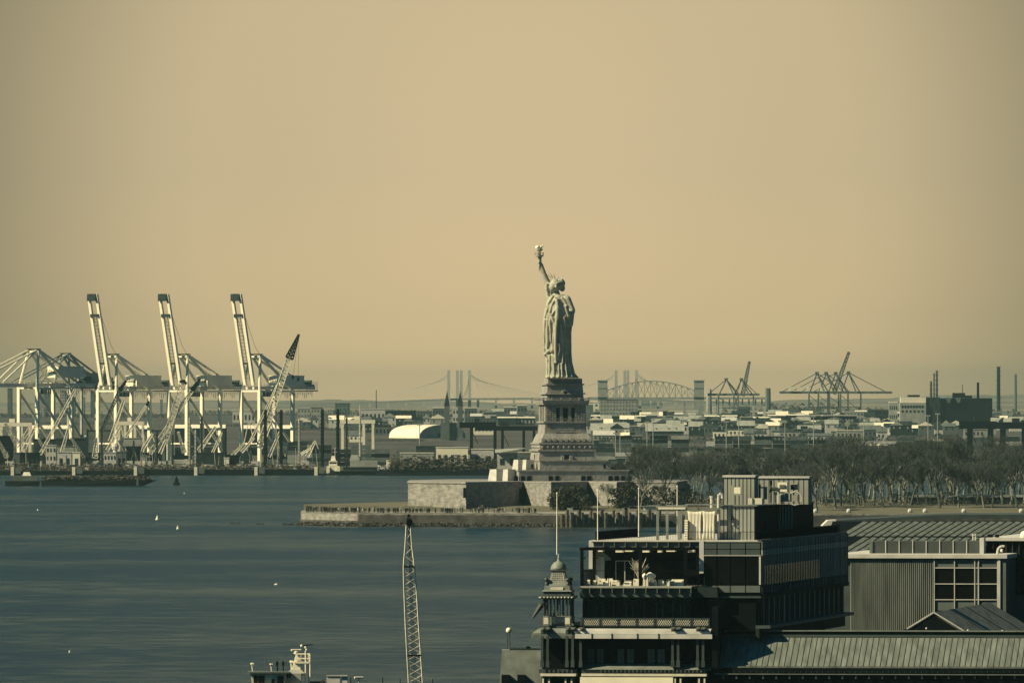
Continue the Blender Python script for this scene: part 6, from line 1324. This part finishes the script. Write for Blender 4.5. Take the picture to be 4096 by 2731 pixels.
# corrugated building
cv = 104.; cb = fthing('corrugated_building', 'corrugated metal building with a dark window bay', 'building', 3700, 2560, cv)
fb(3300, 4024, 2231, 2700, cv, cv+40).build('wall', 'steel', cb)
b = MB(FF); n = 42; ua_, ub_ = uv(3402, cv), uv(3736, cv); zc0, zc1 = zf(2700, cv, 3402), zf(2231, cv, 3402)
for i in range(n): q = ua_+(ub_-ua_)*i/n; w_ = (ub_-ua_)/n; b.add([(q, cv-.02, zc0), (q+w_*.25, cv-.2, zc0), (q+w_*.6, cv-.2, zc0), (q+w_*.85, cv-.02, zc0), (q, cv-.02, zc1), (q+w_*.25, cv-.2, zc1), (q+w_*.6, cv-.2, zc1), (q+w_*.85, cv-.02, zc1)], [(0,1,5,4),(1,2,6,5),(2,3,7,6)])
b.build('corrugated_cladding', 'siding', cb)
fb(3330, 4028, 2215, 2231, cv-.5, cv+40).build('coping', 'cream', cb)
for (a, c_) in ((3738,3815),(3819,3895),(3915,3986)):
    for (y0, y1, m) in ((2236,2267,'mid'),(2272,2331,'glass'),(2335,2394,'glass'),(2398,2440,'mid')): fb(a, c_, y0, y1, cv-.12, cv-.01).build('window' if m == 'glass' else 'panel', m, cb)
for px in (3735,3816,3897,3912,3988): fb(px, px+3.5, 2232, 2560, cv-.3, cv-.13).build('mullion', 'cream', cb)
for y in (2268,2332,2395): fb(3738, 3988, y, y+3.5, cv-.27, cv-.14).build('transom', 'cream', cb)
fb(3898, 3912, 2232, 2560, cv-.2, cv-.02).build('pier', 'mid', cb); fb(3992, 4001, 2232, 2560, cv-.35, cv-.05).build('downpipe', 'cream', cb); fb(4001, 4024, 2232, 2560, cv-.2, cv-.02).build('pier', 'mid', cb)
# louvred plant screen
lv_ = thing('louvred_screen', 'long louvred plant screen on the corrugated building', 'plant screen', tuple(FF @ Vector(pp(3700, 2215, cv+7))))
fb(3478, 3918, 2162, 2216, cv+7.3, cv+12).build('backing', 'steel', lv_)
b = MB(FF)
for k in range(16): y = 2163+k*3.2; fb(3488, 3916, y, y+1.7, cv+7.0, cv+7.29, b)
b.build('louvres', 'mid', lv_)
for i in range(9): px = 3487+i*54; fb(px, px+3, 2160, 2216, cv+6.9, cv+6.99).build('post', 'cream', lv_)
fb(3478, 3487, 2162, 2216, cv+6.8, cv+12).build('end_panel', 'mid', lv_); fb(3918, 3935, 2150, 2217, cv+6.5, cv+9).build('corner_pier', 'cream', lv_)
for k, px in enumerate((3893,3903)): gear('twin_vent', ('left of two small pale roof vents above the louvred screen','right of two small pale roof vents above the louvred screen')[k], [('pipe', 'cream', lambda b: b.tube(pp(px,2160,cv+9), pp(px,2140,cv+9), .12, 8)), ('cap', 'cream', lambda b: b.tube(pp(px,2141,cv+9), pp(px,2135,cv+9), .18, 8))], px, cv+9)
gear('gooseneck_vent', 'pale curved gooseneck vent at the corner of the corrugated building', [('neck', 'cream', lambda b: b.poly([pp(3990,2216,cv+1), pp(3991,2200,cv+1), pp(3996,2190,cv+1), pp(4006,2184,cv+1), pp(4018,2184,cv+1)], .16, 8)), ('ball', 'white', lambda b: b.ball(pp(4007,2201,cv+.6), .2, 8))], 3996, cv+1)
fb2 = fthing('dark_glass_building', 'dark glass building at the right edge behind the corrugated one', 'building', 4050, 2500, cv+12)
fb(3936, 4500, 2163, 2700, cv+12.5, cv+60).build('wall', 'black', fb2)
b = MB(FF)
for k in range(14): px = 3945+k*26; fb(px, px+2, 2165, 2378, cv+12.3, cv+12.49, b)
b.build('mullions', 'steel', fb2); fb(3936, 4500, 2150, 2162, cv+12, cv+60).build('roof_edge', 'cream', fb2); fb(3936, 4500, 2268, 2271, cv+12.2, cv+12.49).build('transom', 'steel', fb2)
fb(4026, 4500, 2380, 2700, cv+11.5, cv+12.29).build('lower_wall', 'mid', fb2)
for px, w_ in ((3958,10),(3980,14),(3950,6)):
    tag(fb(px, px+w_, 2137, 2150, cv+16, cv+17).build('roof_vent', 'black', origin=tuple(FF @ Vector(pp(px,2150,cv+16)))), 'small dark vent on the edge of the dark glass building roof', 'vent', 'dark vents on the glass building roof')
tag(MB(FF).ball(pp(4098,2140,cv+14), .55, 10).build('dome_vent', 'white', origin=tuple(FF @ Vector(pp(4098,2150,cv+14))), smooth=True), 'round white dome at the very right edge', 'dome vent')
# diagonal panelled terminal roof behind
tr_ = thing('panelled_terminal_roof', 'large sloping terminal roof with rows of diagonal panels', 'terminal roof', (X(3750, 1480), 1480, 15))
Dn, Df = 1465., 1515.; zn, zfar = Z(2212, Dn), Z(2084, Df)
def rp_(px, f_):  # point on the slope: f 0 near/low .. 1 far/high
    D = Dn+(Df-Dn)*f_; return Vector((X(px, D), D, zn+(zfar-zn)*f_))
b = MB(); a, c_, d_, e_ = rp_(3290,0), rp_(4500,0), rp_(4500,1), rp_(3330,1); dn = Vector((0,0,-1)); b.add([a,c_,d_,e_,a+dn,c_+dn,d_+dn,e_+dn], [(0,1,2,3),(4,7,6,5),(0,4,5,1),(1,5,6,2),(2,6,7,3),(3,7,4,0)]); b.build('roof_deck', 'black', tr_)
b = MB()
for i in range(44):
    for rowi in (0, 1):
        px = 3190+i*34+rowi*100
        f0, f1 = (.02, .47) if rowi == 0 else (.52, .97); xa = px; xb = px+96
        if xa < 3330 or xb > 4440: continue
        p_, q_, s_, t2 = rp_(xa, f0), rp_(xa+20, f0), rp_(xb+20, f1), rp_(xb, f1); up = Vector((0, 0, .12))
        lean = Vector((0, 0, .5)); b.add([p_, q_, s_, t2, p_+up, q_+up*.2, s_+up*.2, t2+up], [(0,3,2,1),(4,5,6,7),(0,1,5,4),(1,2,6,5),(2,3,7,6),(3,0,4,7)])
b.build('diagonal_panels', 'roof', tr_)
b = MB(); 
for k in range(8):
    pa, pc = 3345+k*100, 3445+k*100; f0 = lambda p: 2088-24*min(1, (p-3330)/450.)
    b.add([(X(pa,Df+2), Df+2, Z(f0(pa)+8,Df)), (X(pc,Df+2), Df+2, Z(f0(pc)+8,Df)), (X(pc,Df+12), Df+12, Z(f0(pc)+8,Df)), (X(pa,Df+12), Df+12, Z(f0(pa)+8,Df)), (X(pa,Df+2), Df+2, Z(f0(pa)-6,Df)), (X(pc,Df+2), Df+2, Z(f0(pc)-6,Df)), (X(pc,Df+12), Df+12, Z(f0(pc)-10,Df)), (X(pa,Df+12), Df+12, Z(f0(pa)-10,Df))], [(0,3,2,1),(4,5,6,7),(0,1,5,4),(2,3,7,6)])
b.build('ridge_roof', 'steel', tr_)
b = MB(); b.add([(X(3288,Df),Df,Z(2103,Df)), (X(3342,Df),Df,Z(2100,Df)), (X(3346,Df),Df,Z(2078,Df)), (X(3312,Df),Df,Z(2080,Df)), (X(3288,Df),Df+8,Z(2103,Df)), (X(3342,Df),Df+8,Z(2100,Df)), (X(3346,Df),Df+8,Z(2078,Df)), (X(3312,Df),Df+8,Z(2080,Df))], [(0,1,2,3),(7,6,5,4),(0,4,5,1),(1,5,6,2),(2,6,7,3),(3,7,4,0)]); b.build('ridge_end', 'cream', tr_)
MB().box(X(3290,Dn), X(4500,Dn), Dn, Dn+50, -1, zn-1.1).build('wall', 'black', tr_)
# mansard block and ball lamp left of the turret
ms = thing('mansard_building', 'grey mansard roofed block at the lower left of the turret', 'building', (X(2085, 1330), 1330, 0)); D = 1330
b = MB(); b.frus(X(2120,D), D+5, -1, Z(2600,D), S(150,D), 6, S(112,D), 3.2); b.build('roof', 'lead', ms)
MB().box(X(2038,D), X(2180,D), D+2, D+8, Z(2600,D), Z(2595,D)).build('roof_cap', 'dark', ms)
for px in (2022, 2085): MB().box(X(px-16,D), X(px+16,D), D-1.3, D+2, Z(2760,D), Z(2697,D)).build('window', 'black', ms)
MB().ball((X(2113,D), D+4, Z(2597,D)), .36, 10, .9).build('roof_dome', 'dark', ms, smooth=True)
t = thing('ball_finial', 'pale ball finial on twin iron posts left of the turret', 'finial', (X(2034,D), D+3, Z(2597,D)))
MB().ball((X(2035,D), D+3, Z(2522,D)), .33, 12).build('ball', 'white', t, smooth=True)
for k in (-.12, .12): MB().tube((X(2034,D)+k*1.3, D+3, Z(2597,D)), (X(2034,D)+k, D+3, Z(2532,D)), .06, 6).build('post', 'oldiron', t)
# ---------------------------------------------------------------- boom, towboat and barge at the bottom
D = 1400.
cr = thing('barge_crane', 'tall narrow lattice crane boom rising from the bottom edge', 'crane', (X(1660,D), D, 0))
prev = None; b = MB(); lc = MB()
P_ = [(2065,1635,14),(2100,1634,17),(2180,1634,26),(2262,1636,44),(2340,1640,49),(2500,1648,53),(2731,1662,56),(2960,1678,58)]
def bc(y):
    for (a, ca_, wa_), (c_, cc_, wc_) in zip(P_, P_[1:]):
        if a <= y <= c_: f_ = (y-a)/(c_-a); return ca_+(cc_-ca_)*f_, wa_+(wc_-wa_)*f_
ys_ = [2100+i*30. for i in range(29)]
for i, y in enumerate(ys_):
    cx, w_ = bc(min(y, 2959)); x = X(cx, D); h = S(w_, D)/2; z = Z(y, D); yy = D+(y-2100)*.004; cs = [Vector((x-h, yy-h, z)), Vector((x+h, yy-h, z)), Vector((x+h, yy+h, z)), Vector((x-h, yy+h, z))]
    if prev:
        for j in range(4): b.tube(prev[j], cs[j], .075, 5, cap=False); lc.tube(prev[j if i % 2 else (j+1) % 4], cs[(j+1) % 4 if i % 2 else j], .028, 3, cap=False)
    prev = cs
b.build('boom_chords', 'rig', cr); lc.build('boom_lacing', 'rig', cr)
for y in (2265, 2620): cx, w_ = bc(y); MB().box(X(cx,D)-S(w_,D)/2, X(cx,D)+S(w_,D)/2, D-.5, D+.5, Z(y+3,D), Z(y-3,D)).build('cross_plate', 'black', cr)
b = MB(); b.box(X(1626,D), X(1646,D), D-.4, D+.4, Z(2100,D), Z(2070,D)); b.build('boom_head', 'dark', cr)
b = MB(); b.tube((X(1639,D), D-.5, Z(2088,D)), (X(1639,D), D+.5, Z(2088,D)), .38, 10); b.tube((X(1635,D), D-.3, Z(2062,D)), (X(1635,D), D+.3, Z(2062,D)), .2, 8); b.build('sheave', 'black', cr)
b = MB()
for k in range(4): b.tube((X(1634+k*2,D), D, Z(2095,D)), (X(1655+k*7,D), D, Z(2960,D)), .03, 3)
b.build('hoist_rope', 'black', cr)
MB().box(X(1678,D)-2.5, X(1678,D)+2.5, D-2, D+4, .9, 3.9).build('cab', 'cream', cr)
MB().box(X(1678,D)-3.5, X(1678,D)+3.5, D-2.5, D+4.5, .55, .9).build('undercarriage', 'black', cr)
# towboat
D = 1450.; q = 1/F*D
def TB(px0, px1, y0, y1, d0, d1, mb=None): b = mb or MB(); return b.box(X(px0,D), X(px1,D), D+d0, D+d1, Z(y1,D), Z(y0,D))
tb = thing('towboat', 'white towboat wheelhouse and mast rising at the bottom edge', 'towboat', (X(1120,D), D, 0))
hull(MB(), X(900,D), X(1700,D), D-3.5, D+4.5, -.5, 1.6, .5, 2).build('hull', 'black', tb)
TB(1010, 1260, 2745, 2900, -2.6, 3.4).build('deckhouse', 'white', tb)
b = MB(); b.frus(X(1075,D), D, Z(2760,D), Z(2690,D), S(62,D), 2.1, S(72,D), 2.4); b.build('wheelhouse', 'white', tb)
for (a, c_, y0, y1) in ((1016,1032,2698,2728),(1034,1060,2698,2728),(1088,1100,2712,2740),(1112,1136,2700,2730)): TB(a, c_, y0, y1, -2.62, -2.3).build('window', 'glass', tb)
rfw = TB(990, 1160, 2683, 2689, -2.9, 2.9).build('wheelhouse_roof', 'mid', tb)
TB(1145, 1205, 2690, 2760, -2, 2).build('funnel_casing', 'light', tb); MB().frus(X(1184,D), D, Z(2690,D), Z(2676,D), S(36,D), 1.6, S(22,D), 1.2).build('funnel_casing', 'light', tb)
for a in (1149, 1158): TB(a, a+5, 2694, 2708, -2.08, -1.9).build('window', 'black', tb)
b = MB(); b.add([(X(1165,D),D-.7,Z(2680,D)),(X(1203,D),D-.7,Z(2700,D)),(X(1203,D),D+.7,Z(2700,D)),(X(1165,D),D+.7,Z(2680,D)),(X(1180,D),D-.5,Z(2625,D)),(X(1200,D),D-.5,Z(2625,D)),(X(1200,D),D+.5,Z(2625,D)),(X(1180,D),D+.5,Z(2625,D))], [(0,3,2,1),(4,5,6,7),(0,1,5,4),(1,2,6,5),(2,3,7,6),(3,0,4,7)])
b.box(X(1178,D), X(1240,D), D-.8, D+.8, Z(2651,D), Z(2644,D)); b.box(X(1182,D), X(1190,D), D-.25, D+.25, Z(2630,D), Z(2612,D)); mast = b.build('mast_platform', 'white', tb)
b = MB()
for px in (1222, 1234, 1240): b.tube((X(px,D), D-.7 if px != 1234 else D+.7, Z(2760,D)), (X(px,D), D-.7 if px != 1234 else D+.7, Z(2614 if px != 1222 else 2600,D)), .09, 5)
for y in (2614, 2632): b.tube((X(1180,D), D-.7, Z(y,D)), (X(1240,D), D-.7, Z(y,D)), .06, 5); b.tube((X(1180,D), D+.7, Z(y,D)), (X(1240,D), D+.7, Z(y,D)), .06, 5)
for px in (1188, 1204): b.tube((X(px,D), D-.7, Z(2645,D)), (X(px,D), D-.7, Z(2614,D)), .05, 4)
b.tube((X(1205,D), D-.7, Z(2702,D)), (X(1222,D), D-.7, Z(2686,D)), .09, 5); b.build('mast_rail', 'white', tb)
rd = MB().tube((X(1165,D), D-.2, Z(2598,D)), (X(1204,D), D+.2, Z(2598,D)), .13, 8).build('radar_scanner', 'white', tb); MB().lathe(X(1183,D), D, [(.3, Z(2612,D)), (.28, Z(2605,D)), (.15, Z(2602,D))], 10).build('radar_base', 'white', rd)
MB().tube((X(1214,D), D, Z(2579,D)), (X(1250,D), D+.2, Z(2577,D)), .06, 6).build('radar_scanner', 'black', tb)
b = MB(); b.ball((X(1206,D), D, Z(2581,D)), .17, 8); b.ball((X(1222,D), D, Z(2588,D)), .15, 8); b.ball((X(1226,D), D, Z(2596,D)), .15, 8); b.build('mast_light', 'white', tb)
for px, y, w_, m in ((1060,2630,.035,'mid'),(1122,2623,.03,'mid'),(1146,2618,.04,'steel'),(1133,2640,.07,'black'),(1109,2642,.09,'black'),(1084,2650,.04,'steel')):
    b = MB(); b.tube((X(px,D), D, Z(2684,D)), (X(px,D), D, Z(y,D)), w_, 5); 
    if m != 'mid': b.box(X(px,D)-.15, X(px,D)+.12, D-.1, D+.1, Z(2660,D), Z(2645,D))
    b.build('antenna', m, tb)
for px, y in ((1007,2654),(1083,2655),(1163,2645)):
    b = MB(); b.tube((X(px+3,D), D, Z(2684,D)), (X(px,D), D, Z(y+3,D)), .06, 5); b.ball((X(px,D), D, Z(y,D)), .17, 8); b.ball((X(px+6,D), D, Z(y,D)), .14, 8); b.build('searchlight', 'white', tb)
TB(1240, 1300, 2722, 2740, -1.2, -1).build('bulwark', 'black', tb)
t = thing('deck_container', 'pair of cream deck containers right of the towboat mast', 'container', (X(1350,D), D, 1.6)); TB(1307, 1360, 2703, 2890, -1.5, 1.5).build('box', 'cream', t); TB(1367, 1390, 2701, 2890, -1.4, 1.6).build('box', 'cream', t); TB(1306, 1391, 2699, 2702.5, -1.6, 1.7).build('lid', 'light', t)
t = thing('searchlight_stand', 'pale searchlight on an angled stand right of the deck containers', 'searchlight', (X(1435,D), D, 1.6)); MB().tube((X(1418,D), D-.2, Z(2708,D)), (X(1452,D), D+.2, Z(2708,D)), .13, 8).build('lamp', 'white', t); b = MB(); b.tube((X(1434,D), D, Z(2710,D)), (X(1446,D), D, 1.6), .08, 5); b.tube((X(1434,D), D, Z(2710,D)), (X(1434,D), D, 1.6), .05, 5); b.build('stand', 'cream', t)
person_d = bpy.data.objects.new('person', PMM[0][0]); col.objects.link(person_d); person_d.location = (X(1292,D), D-1.6, Z(2712,D)-1.72); tag(person_d, 'person in dark clothes standing on deck beside the cream containers', 'person')
MB().box(X(1260,D), X(1305,D), D-2.6, D-.9, 1.7, Z(2712,D)-1.72).build('deck_step', 'mid', tb)
for i, px in enumerate((1530,1600,1683,1730,1403)):
    b = MB().tube((X(px,D), D+1, 1.6), (X(px,D), D+1, Z(2708+i % 2*6,D)), .06, 5); tag(b.build('deck_post', 'black', origin=(X(px,D), D+1, 1.6)), 'thin dark post sticking up along the bottom edge', 'post', 'thin deck posts at the bottom edge')
